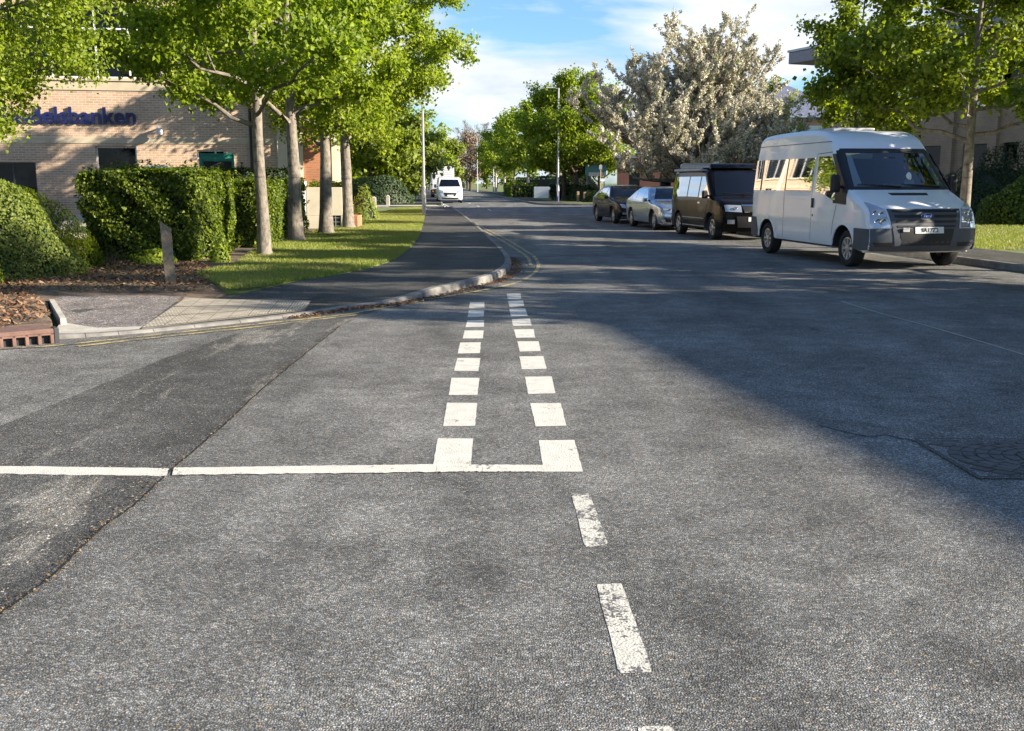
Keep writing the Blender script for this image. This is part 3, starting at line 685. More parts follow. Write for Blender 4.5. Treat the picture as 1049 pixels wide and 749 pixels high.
def hedge_box(name, label, pts, z1, n, leaf, mat, group=None, seed=0, bulge=.10, cat='hedge'):
    """clipped hedge over polygon pts (ccw world xy): solid dark core standing for the inner shade, and a skin of leaves"""
    g = np.random.default_rng(seed); cx, cy = np.mean(pts, 0); root = thing(name, label, cat, (cx, cy, .1), 0, group)
    L = np.array(pts)-np.array([cx, cy]); h = z1-.1
    ex = np.abs(L).max(0); cm = MB(); cm.prism([tuple(p*(1-.34/np.maximum(ex, .5))) for p in L], 0, h-.26); cm.build('core', M['core'], root)
    seg = [(L[i], L[(i+1)%len(L)]) for i in range(len(L))]; ln = np.array([np.linalg.norm(b-a) for a, b in seg])
    tr = tessellate_polygon([[Vector((*p, 0)) for p in L]]); T = np.array([[L[i] for i in t] for t in tr]); ar = np.abs(np.cross(T[:,1]-T[:,0], T[:,2]-T[:,0]))/2
    side_a, top_a = ln.sum()*h, ar.sum(); ns = int(n*side_a/(side_a+top_a)); nt = n-ns
    k = g.choice(len(seg), ns, p=ln/ln.sum()); t = g.random(ns)[:,None]
    A = np.array([a for a, b in seg])[k]; B = np.array([b for a, b in seg])[k]; d = (B-A)/np.linalg.norm(B-A, axis=1)[:,None]
    nn = np.c_[d[:,1], -d[:,0]]; xy = A+(B-A)*t; z = g.random(ns)**.9*h
    ph = seed*1.7
    wob = bulge*1.35*(np.sin(xy[:,0]*2.1+z*1.7+ph)+np.sin(xy[:,1]*2.3-z*2.3+ph)+.8*np.sin(xy[:,0]*5.3+xy[:,1]*4.1+z*4.7+ph))/2.2
    rnd_ = -.10*np.clip((z-(h-.3))/.3, 0, 1)**2-.06*np.clip((.25-z)/.25, 0, 1)
    xy = xy+nn*(wob+rnd_-np.abs(g.normal(0,.07,ns)))[:,None]
    s1 = np.c_[xy, z]; n1 = np.c_[nn, np.full(ns, .25)]
    k = g.choice(len(T), nt, p=ar/ar.sum()); a, b = g.random(nt), g.random(nt); f = a+b > 1; a[f] = 1-a[f]; b[f] = 1-b[f]
    q = T[k,0]+(T[k,1]-T[k,0])*a[:,None]+(T[k,2]-T[k,0])*b[:,None]
    zt = h+bulge*.7*(np.sin(q[:,0]*2.4+ph)+np.sin(q[:,1]*2.1+ph)+.7*np.sin(q[:,0]*6+q[:,1]*5))/2.2-np.abs(g.normal(0,.05,nt))+(g.random(nt) > .96)*g.random(nt)*.10
    s2 = np.c_[q, zt]; n2 = np.tile([0,0,1.0], (nt,1))
    pp, nn_ = np.concatenate([s1, s2]), np.concatenate([n1, n2])*1.1
    q = np.sin(pp[:,0]*7.1+pp[:,2]*5.3+ph)*np.sin(pp[:,1]*6.3-pp[:,2]*6.9+ph*2)+.5*np.sin(pp[:,0]*15+pp[:,1]*13+pp[:,2]*17)
    keep = g.random(len(pp)) < np.clip(.72+.55*q, .12, 1)      # clumps and thin places
    pp, nn_ = pp[keep], nn_[keep]
    ns_ = max(20, n//900); b = g.choice(len(pp), ns_); d = nn_[b]+np.array([0,0,.9])+g.normal(0,.3,(ns_,3)); d /= np.linalg.norm(d, axis=1)[:,None]
    t_ = g.random((ns_, 9))*.20; sh = (pp[b][:,None,:]+d[:,None,:]*t_[:,:,None]+g.normal(0,.012,(ns_,9,3))).reshape(-1,3)   # stray shoots
    pp = np.concatenate([pp, sh]); nn_ = np.concatenate([nn_, np.repeat(d, 9, 0)])
    leaf_cloud('foliage', pp, nn_, leaf, mat, root, seed, .15, .65, .38)
    return root
def bush(name, label, loc, rx, ry, h, n, leaf, mat, seed=0, group=None, cat='bush', z0=.0, lump=.16, coremat=None):
    g = np.random.default_rng(seed); root = thing(name, label, cat, loc, 0, group)
    v = g.normal(0,1,(n,3)); v[:,2] = np.abs(v[:,2])*1.0-.25*g.random(n); v /= np.linalg.norm(v, axis=1)[:,None]
    f = 1+lump*(np.sin(v[:,0]*5+seed)+np.sin(v[:,1]*6+seed*2)+np.sin(v[:,2]*7+v[:,0]*4+seed)+.6*np.sin(v[:,0]*13+v[:,2]*11))/2.2
    r = f*(1-np.abs(g.normal(0,.09,n)))
    p = np.c_[v[:,0]*rx*r, v[:,1]*ry*r, np.maximum(.02, v[:,2]*h*r)]
    cm = MB(); prof = []
    for k in range(9): a = k/8*math.pi/2; prof.append((max(.01, math.cos(a))*.78, math.sin(a)*.80*h))
    cm.lathe(prof, n=20); cm.v = [(x*rx, y*ry, z) for x, y, z in cm.v]; cm.build('stems', coremat or M['core'], root, smooth=40)  # solid dark dome, inner shade of the bush put into its colour
    leaf_cloud('foliage', p, v*1.0, leaf, mat, root, seed, .25, .7, .4)
    return root
def blossom_tree(name, label, loc, H, Rad, seed, n, cat='tree'):
    g = random.Random(seed); root = thing(name, label, cat, loc); wood = MB(); pts = []
    wood.tube([(0,0,-.05),(0,0,.5),(.05,.02,1.3),(.08,.05,1.9)], [.34,.24,.21,.20], 12)
    shoots = 0
    for i in range(27):
        az = i*2.39996+g.uniform(-.3,.3); el = g.uniform(-.10,1.35) if i > 2 else 1.3
        reach = Rad*(.55+.25*math.cos(el)); p0 = Vector((.08,.05,1.5+g.uniform(0,.5)))
        e = p0+Vector((math.cos(az)*math.cos(el)*reach, math.sin(az)*math.cos(el)*reach, math.sin(el)*(H-2.2)*.58+.25))
        mid = p0.lerp(e, .5)+Vector((0,0,-.25)); L = [p0*(1-t)**2+mid*2*t*(1-t)+e*t*t for t in [k/6 for k in range(7)]]
        wood.tube(L, [.13*(1-.75*k/6) for k in range(7)], 6, cap=False)
        for j in range(11):
            t = .25+.75*(j+g.random())/11; t = min(t, .999); k = min(5, int(t*6)); b = L[k].lerp(L[k+1], t*6-k)
            out = Vector((b.x, b.y, 0)); out = out.normalized() if out.length > .1 else Vector((g.uniform(-1,1), g.uniform(-1,1), 0)).normalized()
            d = (out*g.uniform(.1,.9)+Vector((g.uniform(-.6,.6), g.uniform(-.6,.6), g.uniform(.15,1.5)))).normalized()
            sl = g.uniform(.9,2.3)*(H/9.7); m = b+d*sl*.5; e2 = b+d*sl+Vector((0,0,.25*sl))
            wood.tube([b, m, e2], [.03,.02,.006], 4, cap=False)
            for q in range(8):
                bb = b.lerp(m, g.random()) if g.random() < .4 else m.lerp(e2, g.random()**.8)
                dd = (d*.5+Vector((g.uniform(-.8,.8), g.uniform(-.8,.8), g.uniform(0,1.2)))).normalized(); tl = g.uniform(.35,1.0)
                e3 = bb+dd*tl; wood.tube([bb, e3], [.010,.004], 3, cap=False); shoots += 1
                for _ in range(9): pts.append(bb.lerp(e3, g.random()))
    P0 = np.array([tuple(p) for p in pts]); r_ = np.random.default_rng(seed)
    k = r_.integers(0, len(P0), n); pp = P0[k]+r_.normal(0, .045, (n,3)); nr = r_.normal(0,1,(n,3))
    wood.build('trunk', M['bark_grey'], root, smooth=60)
    leaf_cloud('blossom', pp, nr, .078, M['blossom'], root, seed, .2, .9, .5)
    k = r_.integers(0, len(P0), n//7); pp = P0[k]+r_.normal(0, .06, (n//7,3))
    leaf_cloud('young_leaves', pp, r_.normal(0,1,(n//7,3)), .075, M['far_leaf'], root, seed+1, .2, .9)
    return root
def bare_tree(name, label, loc, H, Rad, seed, mat, n=9000, leaf=.10, shape='round', cb=2, spread=.25):
    return tree(name, label, loc, H, cb, Rad, .26, mat, M['bark_dark'], seed, n, leaf, limbs=18, shape=shape, subs=8, twigs=4, spread=spread, upw=0, rise=(.7,1.5))
# --- left row of four
rowg = 'maples in a row on the left lawn'
def at(px, Y, z=.1): p = P(px, 187, Y); return (p.x, Y, z)
tree('maple_tree', 'nearest maple of the lawn row, slim pale trunk beside the long hedge', at(268,20.7), 8.2, 2.75, 3.2, .135, M['maple'], M['bark_grey'], 3, 44000, .094, rowg, 15, 'oval', rise=(.3,1.2))
tree('maple_tree', 'second maple of the lawn row, thick ridged trunk against the clipped hedges', at(301.5,25.9), 8.4, 2.9, 3.2, .185, M['maple2'], M['bark_grey'], 8, 36000, .10, rowg, 15, 'oval', rise=(.3,1.2))
tree('maple_tree', 'third maple of the lawn row, trunk forking low in front of the orange brick bay', at(332.5,29.6), 7.2, 2.7, 2.5, .20, M['maple2'], M['bark_grey'], 15, 19000, .105, rowg, 16, 'oval', rise=(.2,1.1))
tree('maple_tree', 'farthest maple of the lawn row, wide crown reaching out over the pavement', at(355.5,33.2), 9.4, 3.0, 3.25, .19, M['maple2'], M['bark_grey'], 21, 46000, .106, rowg, 18, 'round', rise=(.2,1.1), skew=(.75,1.6))
# --- near left tree, mostly out of the picture
tree('garden_tree', 'bright yellow-green leafy tree at the left edge above the rounded bush', (-9.75,16.2,.1), 7.6, 1.85, 3.6, .13, M['maple2'], M['bark_dark'], 31, 85000, .068, None, 18, 'round', rise=(.0,.9), droop=.15)
# --- hedges, left
hg = 'clipped hedges beside the left lawn'
hedge_box('hedge', 'long dark clipped hedge nearest the road behind the slanted post', [(-8.15,19.4),(-5.95,19.2),(-5.75,20.0),(-5.82,21.6),(-8.0,21.8)], 1.78, 66000, .062, M['hedge'], hg, 1, .10)
hedge_box('hedge', 'middle clipped hedge with a sunlit end behind the slim pale trunk', [(-8.0,23.1),(-5.68,23.0),(-5.62,25.3),(-8.0,25.4)], 1.60, 46000, .066, M['hedge'], hg, 2, .10)
hedge_box('hedge', 'small clipped hedge beside the white panel enclosure', [(-7.6,27.4),(-5.85,27.3),(-5.85,29.2),(-7.6,29.3)], 1.66, 18000, .07, M['hedge'], hg, 3, .08)
hedge_box('hedge', 'dark low hedge standing against the brick bank wall', [(-11.5,29.6),(-6.6,30.9),(-6.6,31.7),(-11.5,30.4)], 1.95, 16000, .085, M['darkhedge'], hg, 4, .08)
bush('bush', 'big rounded bush with a sunlit top at the left edge under the leafy tree', (-9.7,16.9,.1), 2.75, 2.1, 1.62, 52000, .048, M['bush'], 5)
bush('bush', 'small grey-green bush on the leaf litter at the left edge', (-7.95,14.7,.1), .55, .5, .62, 3500, .05, M['hedge'], 6)
bush('bush', 'low yellow-green plant at the foot of the long dark hedge', (-6.55,18.6,.1), .42, .3, .24, 900, .07, M['maple2'], 7, cat='plant')
bush('bush', 'small yellow-green plant at the hedge corner by the slanted post', (-5.45,18.95,.1), .20, .2, .34, 420, .06, M['maple2'], 8, cat='plant')
# dead twiggy shrub
dt = thing('dead_shrub', 'bare brown twiggy shrub on the soil between bush and hedge', 'shrub', (*G(98,272,.1), .1)); mb = MB(); g = random.Random(4)
for k in range(140):
    a = g.random()*6.28; r = g.random()*.55; p = Vector((math.cos(a)*r*1.5, math.sin(a)*r*.6, 0)); d = Vector((g.uniform(-.7,.7), g.uniform(-.7,.7), g.uniform(.3,1)))*g.uniform(.15,.4)
    mb.tube([p, p+d*.5, p+d+Vector((g.uniform(-.1,.1),)*3)], [.005,.004,.002], 3, cap=False)
mb.build('twigs', M['bark_dark'], dt)
# --- right side
tree('street_tree', 'broad green tree behind the white minibus with a pale trunk by the shrubs', at(990,24.2), 8.0, 2.6, 3.75, .14, M['shade_leaf'], M['bark_grey'], 41, 48000, .115, 'trees on the right verge', 20, 'round', rise=(.1,1.0))
tree('street_tree', 'slim dark-stemmed tree in front of the overhanging grey eave', at(876,33.5), 8.8, 3.0, 1.75, .10, M['shade_leaf'], M['bark_dark'], 43, 13000, .125, 'trees on the right verge', 15, 'oval', rise=(.1,1.0))
tree('street_tree', 'roadside tree shading the carriageway, nearest the brick office', (12.5,12.2,.1), 9.2, 2.2, 3.9, .15, M['shade_leaf'], M['bark_grey'], 45, 15000, .16, 'trees on the right verge', 20, 'round', rise=(.1,1.0))
tree('street_tree', 'roadside tree shading the carriageway, next along towards the minibus', (11.9,17.6,.1), 7.2, 1.5, 3.3, .15, M['shade_leaf'], M['bark_grey'], 47, 21000, .16, 'trees on the right verge', 18, 'round', rise=(.1,1.0))
bush('shrub', 'tall dark rounded shrub below the office windows on the right', (19.2,40.6,.1), 2.6, 1.6, 2.55, 9000, .10, M['darkhedge'], 51, 'shrubs on the right lawn')
bush('shrub', 'low clipped shrub with a sunlit top at the right edge of the lawn', (18.6,36.4,.1), 2.2, 1.5, 1.70, 12000, .09, M['hedge'], 52, 'shrubs on the right lawn', lump=.08)
blossom_tree('cherry_tree', 'tall cherry tree covered in pale blossom above the parked saloons', (8.2,47.5,.1), 10.5, 5.9, 61, 250000)
bush('conifer_shrub', 'yellow-green shrub between the cherry tree and the minibus roof', at(802,44), 1.2, 1.1, 4.3, 6000, .10, M['far_leaf'], 63, cat='shrub', lump=.2)
tree('lime_tree', 'tall dense green tree with two stems behind the tall street lamp', at(590,84), 10.4, 1.9, 4.3, .28, M['mid_leaf'], M['bark_dark'], 71, 40000, .19, 'trees on the far right verge', 24, 'round', spread=.3, subs=8)
tree('lime_tree', 'slimmer dark-stemmed tree close beside the tall dense green tree', at(578,86), 9.0, 1.9, 3.4, .2, M['mid_leaf'], M['bark_dark'], 72, 18000, .20, 'trees on the far right verge', 16, 'oval', spread=.3)
fr = [(541,103,9.4,2.6,'fresh green tree beside the white wall'), (527,118,9.6,2.9,'fresh green pale-trunked tree second beyond the white wall'), (517,134,10.4,2.9,'fresh green pale-trunked tree behind the slim street lamp'), (508,152,9.5,3.1,'fresh green tree at the far end of the pale-trunked row')]
for i, (px, Y, H, r, lab) in enumerate(fr):
    tree('birch_tree', lab, at(px, Y), H, 2.2, r, .16, M['mid_leaf'] if i % 2 else M['maple2'], M['bark_pale'], 80+i, 7500, .26, 'pale-trunked trees along the far right pavement', 14, 'oval', spread=.32, subs=6, twigs=2, sides=6)
for px, Y, rx, h, lab in [(600,88,1.1,2.35,'white-flowering bush beside the two stems of the dense tree')]:
    bush('flowering_bush', lab, at(px, Y), rx, 1, h, 2600, .16, M['whiteblossom'], 91, cat='bush')
bush('bush', 'dark bush left of the blue site board', at(597,82), 1.3, 1, 1.35, 2400, .14, M['darkhedge'], 92)
bush('bush', 'dark green bush beneath the blue site board', at(612,78), 1.1, .9, .95, 2000, .12, M['darkhedge'], 93)
wx = at(538,106)
hedge_box('hedge', 'low sunlit hedge left of the white wall on the far right verge', [(wx[0]-1.4,101),(wx[0]+1.0,101),(wx[0]+.2,118),(wx[0]-2.2,118)], 1.5, 5000, .18, M['hedge'], None, 94)
hedge_box('hedge', 'dark hedge behind the tall street lamp on the far right verge', [(3.4,88),(7.2,88),(7.2,89.5),(3.4,89.5)], 1.35, 4000, .16, M['darkhedge'], None, 95)
hedge_box('hedge', 'long dark hedge running behind the pale-trunked trees', [(4.6,100),(6.0,100),(.5,165),(-1.0,165)], 2.2, 9000, .22, M['darkhedge'], None, 96)
# --- far end of the road
bare_tree('bare_tree', 'tall bare grey tree at the far end of the road, left of the two', at(479,235), 15.0, 4.6, 101, M['bare'], 5000, .13, cb=5)
bare_tree('bare_tree', 'bare grey tree at the far end of the road, right of the two', at(499,232), 14.6, 4.6, 102, M['bare'], 5000, .13, cb=5)
bare_tree('copper_tree', 'purple-brown broad tree at the far end of the road', at(482,190), 10.4, 3.6, 103, M['purple'], 9000, .26, cb=1.2, spread=.4)
fl = [(405,84,7.4,.5,4.6,'far_leaf','yellow-green spreading tree behind the dark rounded hedge'), (378,80,9.0,1.0,4.0,'shade_leaf','dark green tree between the bank wall and the yellow-green tree'),
      (408,112,7.4,.8,3.2,'far_leaf','pale flowering yellow-green tree left of the thin lamp post'), (434,140,9.6,1.0,3.8,'maple2','bright green tree above the box lorry'),
      (456,150,9.0,1,2.9,'far_leaf','hazy yellow-green tree above the small white van'), (418,125,10.5,1,5,'mid_leaf','green tree far behind the dark rounded hedge'), (463,196,7.5,1,2.6,'mid_leaf','green tree at the far left bend of the road'),
      (509,200,9.0,1,4.0,'shade_leaf','dark green tree at the far right bend of the road'), (440,210,11,1,6,'far_leaf','distant pale green tree beyond the box lorry'), (474,285,5.2,.6,5,'shade_leaf','distant dark tree closing the end of the road')]
for i, (px, Y, H, cb, r, mt, lab) in enumerate(fl):
    tree('background_tree', lab, at(px, Y), H, cb, r, .2, M[mt], M['bark_dark'], 110+i, 9000 if Y < 100 else 6000, .17 if Y < 80 else .34, 'trees at the far end of the road', 16, 'round', spread=.34, subs=6, twigs=2, sides=6, rise=(.1,1.0))
bush('rounded_hedge', 'large dark rounded hedge across the driveway behind the two bollards', (-9.9,74.5,.1), 2.9, 2.3, 2.05, 7000, .15, M['darkhedge'], 131, cat='hedge', lump=.06)
bush('rounded_hedge', 'lower green hedge left of the large dark rounded hedge', (-13.2,73.6,.1), 1.9, 1.6, 1.55, 4000, .15, M['hedge'], 132, cat='hedge', lump=.10)
bush('planter_shrub', 'yellowish shrub at the end of the low brick planter wall', (-5.15,35.6,.3), .5, .4, 1.0, 1400, .07, M['far_leaf'], 133, cat='shrub', lump=.2)
# trees behind and beyond the right-hand buildings, seen through gaps
for i, (X, Y, H, r, lab) in enumerate([(16,92,10,4.5,'green tree behind the red brick building'), (24,98,11,5,'tall green tree behind the slate-roofed house'), (9.5,112,9,4,'green tree far behind the blue site board')]):
    tree('background_tree', lab, (X, Y, .1), H, 1.5, r, .22, M['shade_leaf'], M['bark_dark'], 140+i, 6000, .32, 'trees behind the right-hand buildings', 15, 'round', spread=.4, subs=6, twigs=2, sides=6)
# ------------------------------------------------------------------ vehicles
def chaikin(p, n=2):
    for _ in range(n):
        q = [p[0]]
        for a, b in zip(p[:-1], p[1:]):
            q += [(a[0]*.75+b[0]*.25, a[1]*.75+b[1]*.25), (a[0]*.25+b[0]*.75, a[1]*.25+b[1]*.75)]
        q.append(p[-1]); p = q
    return p
class Vehicle:
    """body as a closed outline (y forward, z up) swept across the width with rounded edges"""
    def __init__(s, top, axles, rw, ra, sill, W, r, belt, roofz, tuck, bulge, yb, taper, ch=2):
        s.W, s.r, s.sill, s.rw = W, r, sill, rw
        s.belt, s.roofz, s.tuck, s.bulge, s.yb, s.taper = belt, roofz, tuck, bulge, yb, taper
        t = chaikin(top, ch); s.top = t; s.L = max(y for y, z in t)
        bot = []
        for ya in sorted(axles):
            a0 = math.asin((sill-rw)/ra) if abs(sill-rw) < ra else 0
            for k in range(13):
                w = math.pi-a0-(math.pi-2*a0)*k/12; bot.append((ya+ra*math.cos(w), rw+ra*math.sin(w)))
        s.nt = len(t); s.out = t+bot
        s.front = t[:max(range(len(t)), key=lambda i: t[i][1])+1]
    def D(s, x, y, z):
        k = min(1, max(0, (z-s.belt)/(s.roofz-s.belt))); f = 1-s.tuck*k**1.15
        if z < .55: f *= 1-.03*((.55-z)/.35)**2
        e = max(0, (abs(y)-s.yb)/(s.L-s.yb)); f *= 1-s.taper*min(1.1, e)**2*(1-.4*k)
        q = min(1, max(0, (y-.0)/(s.L*.6))); y2 = y-s.bulge*(x/s.W)**2*q*q*(3-2*q)
        return Vector((x*f, y2, z))
    def body(s, mats, parent, skip=None, name='body'):
        n = len(s.out); nt = s.nt
        N = []
        for i in range(n):
            a, b = s.out[i-1], s.out[(i+1)%n]; ty, tz = b[0]-a[0], b[1]-a[1]; l = math.hypot(ty, tz) or 1; N.append((tz/l, -ty/l))
        rr = [s.r if 1 < i < nt-2 else .025 for i in range(n)]
        cols = [('a', -t) for t in (90,67,45,22)]+[('m', m) for m in (-1,-.8,-.6,-.4,-.2,0,.2,.4,.6,.8,1)]+[('a', t) for t in (22,45,67,90)]
        V = []
        for i in range(n):
            for kind, c in cols:
                if kind == 'a':
                    th = R(abs(c)); x = (s.W-rr[i]+rr[i]*math.sin(th))*(1 if c > 0 else -1); ins = rr[i]*(1-math.cos(th))
                else: x = c*(s.W-rr[i]); ins = 0
                V.append((x, s.out[i][0]-N[i][0]*ins, s.out[i][1]-N[i][1]*ins))
        m = len(cols); F = []; MI = []
        for i in range(n):
            j = (i+1)%n
            for k in range(m-1):
                if skip and i < nt-1 and skip(V[i*m+k], V[j*m+k+1]): continue
                F.append((i*m+k, i*m+k+1, j*m+k+1, j*m+k)); MI.append(0 if i < nt-1 else 1)
        for k, sg in ((0, -1), (m-1, 1)):
            tr = tessellate_polygon([[Vector((V[i*m+k][1], V[i*m+k][2], 0)) for i in range(n)]])
            for t in tr: F.append(tuple(i*m+k for i in t)); MI.append(0)
        me = bpy.data.meshes.new(name); me.from_pydata(V, [], F)
        for q in mats: me.materials.append(q)
        me.polygons.foreach_set('material_index', MI)
        o = bpy.data.objects.new(name, me); C.objects.link(o); o.parent = parent
        bm = bmesh.new(); bm.from_mesh(me); s.cut(bm); bmesh.ops.recalc_face_normals(bm, faces=bm.faces)
        for v in bm.verts: v.co = s.D(*v.co)
        for f in bm.faces: f.smooth = True
        bm.to_mesh(me); bm.free(); me.set_sharp_from_angle(angle=R(38)); return o
    def cut(s, bm):
        for z in [.55]+list(np.linspace(s.belt, s.roofz, 9)): bmesh.ops.bisect_plane(bm, geom=bm.verts[:]+bm.edges[:]+bm.faces[:], plane_co=(0,0,z), plane_no=(0,0,1))
        for y in list(np.linspace(-s.L, -s.yb, 5))+list(np.linspace(-s.yb, s.L, 15)): bmesh.ops.bisect_plane(bm, geom=bm.verts[:]+bm.edges[:]+bm.faces[:], plane_co=(0,y,0), plane_no=(0,1,0))
    def side(s, name, poly, off, sg, mat, parent, rim=True):
        """panel on one flank, poly in (y,z); given a real edge back to the body"""
        n = len(poly); tr = tessellate_polygon([[Vector((y, z, 0)) for y, z in poly]]); x = sg*(s.W+off); x0 = sg*(s.W-.01)
        bm = bmesh.new(); a = [bm.verts.new((x, y, z)) for y, z in poly]; b = [bm.verts.new((x0, y, z)) for y, z in poly]
        for t in tr: bm.faces.new([a[i] for i in t])
        if rim:
            for i in range(n): bm.faces.new((a[i], a[(i+1)%n], b[(i+1)%n], b[i]))
        s.cut(bm); bmesh.ops.recalc_face_normals(bm, faces=bm.faces)
        if sum(f.normal.x for f in bm.faces)*sg < 0: bmesh.ops.reverse_faces(bm, faces=bm.faces)
        for v in bm.verts: v.co = s.D(*v.co)
        me = bpy.data.meshes.new(name); bm.to_mesh(me); bm.free(); me.materials.append(mat)
        me.polygons.foreach_set('use_smooth', [True]*len(me.polygons)); me.set_sharp_from_angle(angle=R(38))
        o = bpy.data.objects.new(name, me); C.objects.link(o); o.parent = parent; return o
    def seam(s, name, line, sg, parent, w=.008, mat=None, off=.0045):
        mb = MB(); pts = []
        for (a, b) in zip(line[:-1], line[1:]):
            k = max(1, int(math.hypot(b[0]-a[0], b[1]-a[1])/.12))
            for i in range(k): pts.append((a[0]+(b[0]-a[0])*i/k, a[1]+(b[1]-a[1])*i/k))
        pts.append(line[-1]); L, Q = offset_line(pts, w/2), offset_line(pts, -w/2); n = len(pts); x = sg*(s.W+off)
        mb.add([s.D(x, y, z) for y, z in L]+[s.D(x, y, z) for y, z in Q], [(i, i+1, n+i+1, n+i) if sg < 0 else (i, n+i, n+i+1, i+1) for i in range(n-1)])
        return mb.build(name, mat or M['black'], parent)
    def fp(s, x, z, off):
        f = s.front; k = 0
        for k in range(len(f)-1):
            if f[k][1] <= z <= f[k+1][1]: break
        a, b = f[k], f[k+1]; t = min(1, max(0, (z-a[1])/((b[1]-a[1]) or 1))); y = a[0]+(b[0]-a[0])*t
        ty, tz = b[0]-a[0], b[1]-a[1]; l = math.hypot(ty, tz) or 1; ny, nz = tz/l, -ty/l
        ins = 0
        if abs(x) > s.W-s.r:
            q = min(1, (abs(x)-(s.W-s.r))/s.r); ins = s.r*(1-math.sqrt(max(0, 1-q*q)))
        ex = 0
        if ins > 0: ex = off*min(1, (abs(x)-(s.W-s.r))/s.r)*(1 if x > 0 else -1)
        return s.D(x+ex, y+ny*(off-ins), z+nz*(off-ins))
    def face(s, name, quad, off, mat, parent, nu=10, nv=6, thick=.012):
        """panel on the front, quad = TL, TR, BR, BL in (x, z)"""
        (ax, az), (bx, bz), (cx, cz), (dx, dz) = quad; V = []
        for o_ in (off, off-thick):
            for j in range(nv+1):
                v = j/nv
                for i in range(nu+1):
                    u = i/nu
                    x = (ax*(1-u)+bx*u)*(1-v)+(dx*(1-u)+cx*u)*v; z = (az*(1-u)+bz*u)*(1-v)+(dz*(1-u)+cz*u)*v
                    V.append(s.fp(x, z, o_))
        w = nu+1; F = [(j*w+i, (j+1)*w+i, (j+1)*w+i+1, j*w+i+1) for j in range(nv) for i in range(nu)]
        q = w*(nv+1); edge = [i for i in range(w)]+[j*w+nu for j in range(1, nv+1)]+[nv*w+i for i in range(nu-1, -1, -1)]+[j*w for j in range(nv-1, 0, -1)]
        F += [(edge[i], edge[(i+1)%len(edge)], edge[(i+1)%len(edge)]+q, edge[i]+q) for i in range(len(edge))]
        mb = MB(); mb.add(V, F); o = mb.build(name, mat, parent)
        bm = bmesh.new(); bm.from_mesh(o.data); bmesh.ops.recalc_face_normals(bm, faces=bm.faces)
        if sum(f.normal.y*f.calc_area() for f in bm.faces) < 0: bmesh.ops.reverse_faces(bm, faces=bm.faces)
        for f in bm.faces: f.smooth = True
        bm.to_mesh(o.data); bm.free(); o.data.set_sharp_from_angle(angle=R(40)); return o
def wheel(parent, sg, x, y, r, w, spokes, cap=False, rimr=.66):
    """tyre with a rim as its sub-part; x is the outer face"""
    mb = MB(); rr = r*rimr; o_ = w/2
    prof = [(rr,-o_+.02),(rr+.02,-o_),(r-.03,-o_),(r-.008,-o_+.02),(r,-o_+.05),(r,o_-.05),(r-.008,o_-.02),(r-.03,o_),(rr+.02,o_),(rr-.005,o_-.025),(rr-.02,o_-.05),(rr-.02,-o_+.05),(rr,-o_+.02)]
    mb.lathe([(a, b*sg) for a, b in prof], 'x', 36); t = mb.build('wheel', M['rubber'], parent, smooth=40); t.location = (x-sg*o_, y, r)
    bm = bmesh.new(); bm.from_mesh(t.data); bmesh.ops.recalc_face_normals(bm, faces=bm.faces); bm.to_mesh(t.data); bm.free()
    mb = MB(); f = o_-.03
    mb.lathe([(rr-.004, sg*(f+.012)), (rr-.025, sg*(f+.014)), (rr-.035, sg*(f-.02)), (rr-.035, -sg*f)], 'x', 32)
    mb.lathe([(rr*.32, sg*(f-.01)), (rr*.30, sg*(f+.015)), (.03, sg*(f+.02)), (.001, sg*(f+.018))], 'x', 20)
    for k in range(spokes):
        w0 = 2*math.pi*k/spokes; hw = (.36 if not cap else .42)*math.pi/spokes*(1 if cap else .75)
        P_ = []
        for (q, e) in ((rr*.26, hw*1.7), (rr-.02, hw)):
            for a in (w0-e, w0+e): P_.append((q*math.cos(a), q*math.sin(a)))
        (x0,z0),(x1,z1),(x2,z2),(x3,z3) = P_[0], P_[1], P_[2], P_[3]
        a, b = sg*(f+.004), sg*(f-.03)
        mb.add([(a,x0,z0),(a,x1,z1),(a+sg*.004,x3,z3),(a+sg*.004,x2,z2),(b,x0,z0),(b,x1,z1),(b,x3,z3),(b,x2,z2)], [(0,1,2,3),(0,4,5,1),(2,6,7,3),(1,5,6,2),(3,7,4,0)])
    rim = mb.build('rim', M['hubcap'] if cap else M['alloy'], t, smooth=40)
    bm = bmesh.new(); bm.from_mesh(rim.data); bmesh.ops.recalc_face_normals(bm, faces=bm.faces); bm.to_mesh(rim.data); bm.free()
    mb = MB(); mb.lathe([(rr-.02, sg*(f-.05)), (.001, sg*(f-.05))], 'x', 24); mb.build('brake_disc', M['black'], t)
def mirror(parent, v, sg, y, z, w, h, d, mat, arm=.10):
    mb = MB(); b = v.D(sg*v.W, y, z); cx = b.x+sg*(arm+w/2)
    mb.box(cx-w/2, cx+w/2, y-d/2, y+d/2, z-h/2, z+h/2); o = mb.build('mirror', mat, parent, bevel=min(w, h, d)*.32)
    mb = MB(); mb.tube([(b.x-sg*.02, y, z-h*.2), (cx, y, z-h*.15)], [.03,.025], 8); mb.build('mirror_arm', M['black'], o)
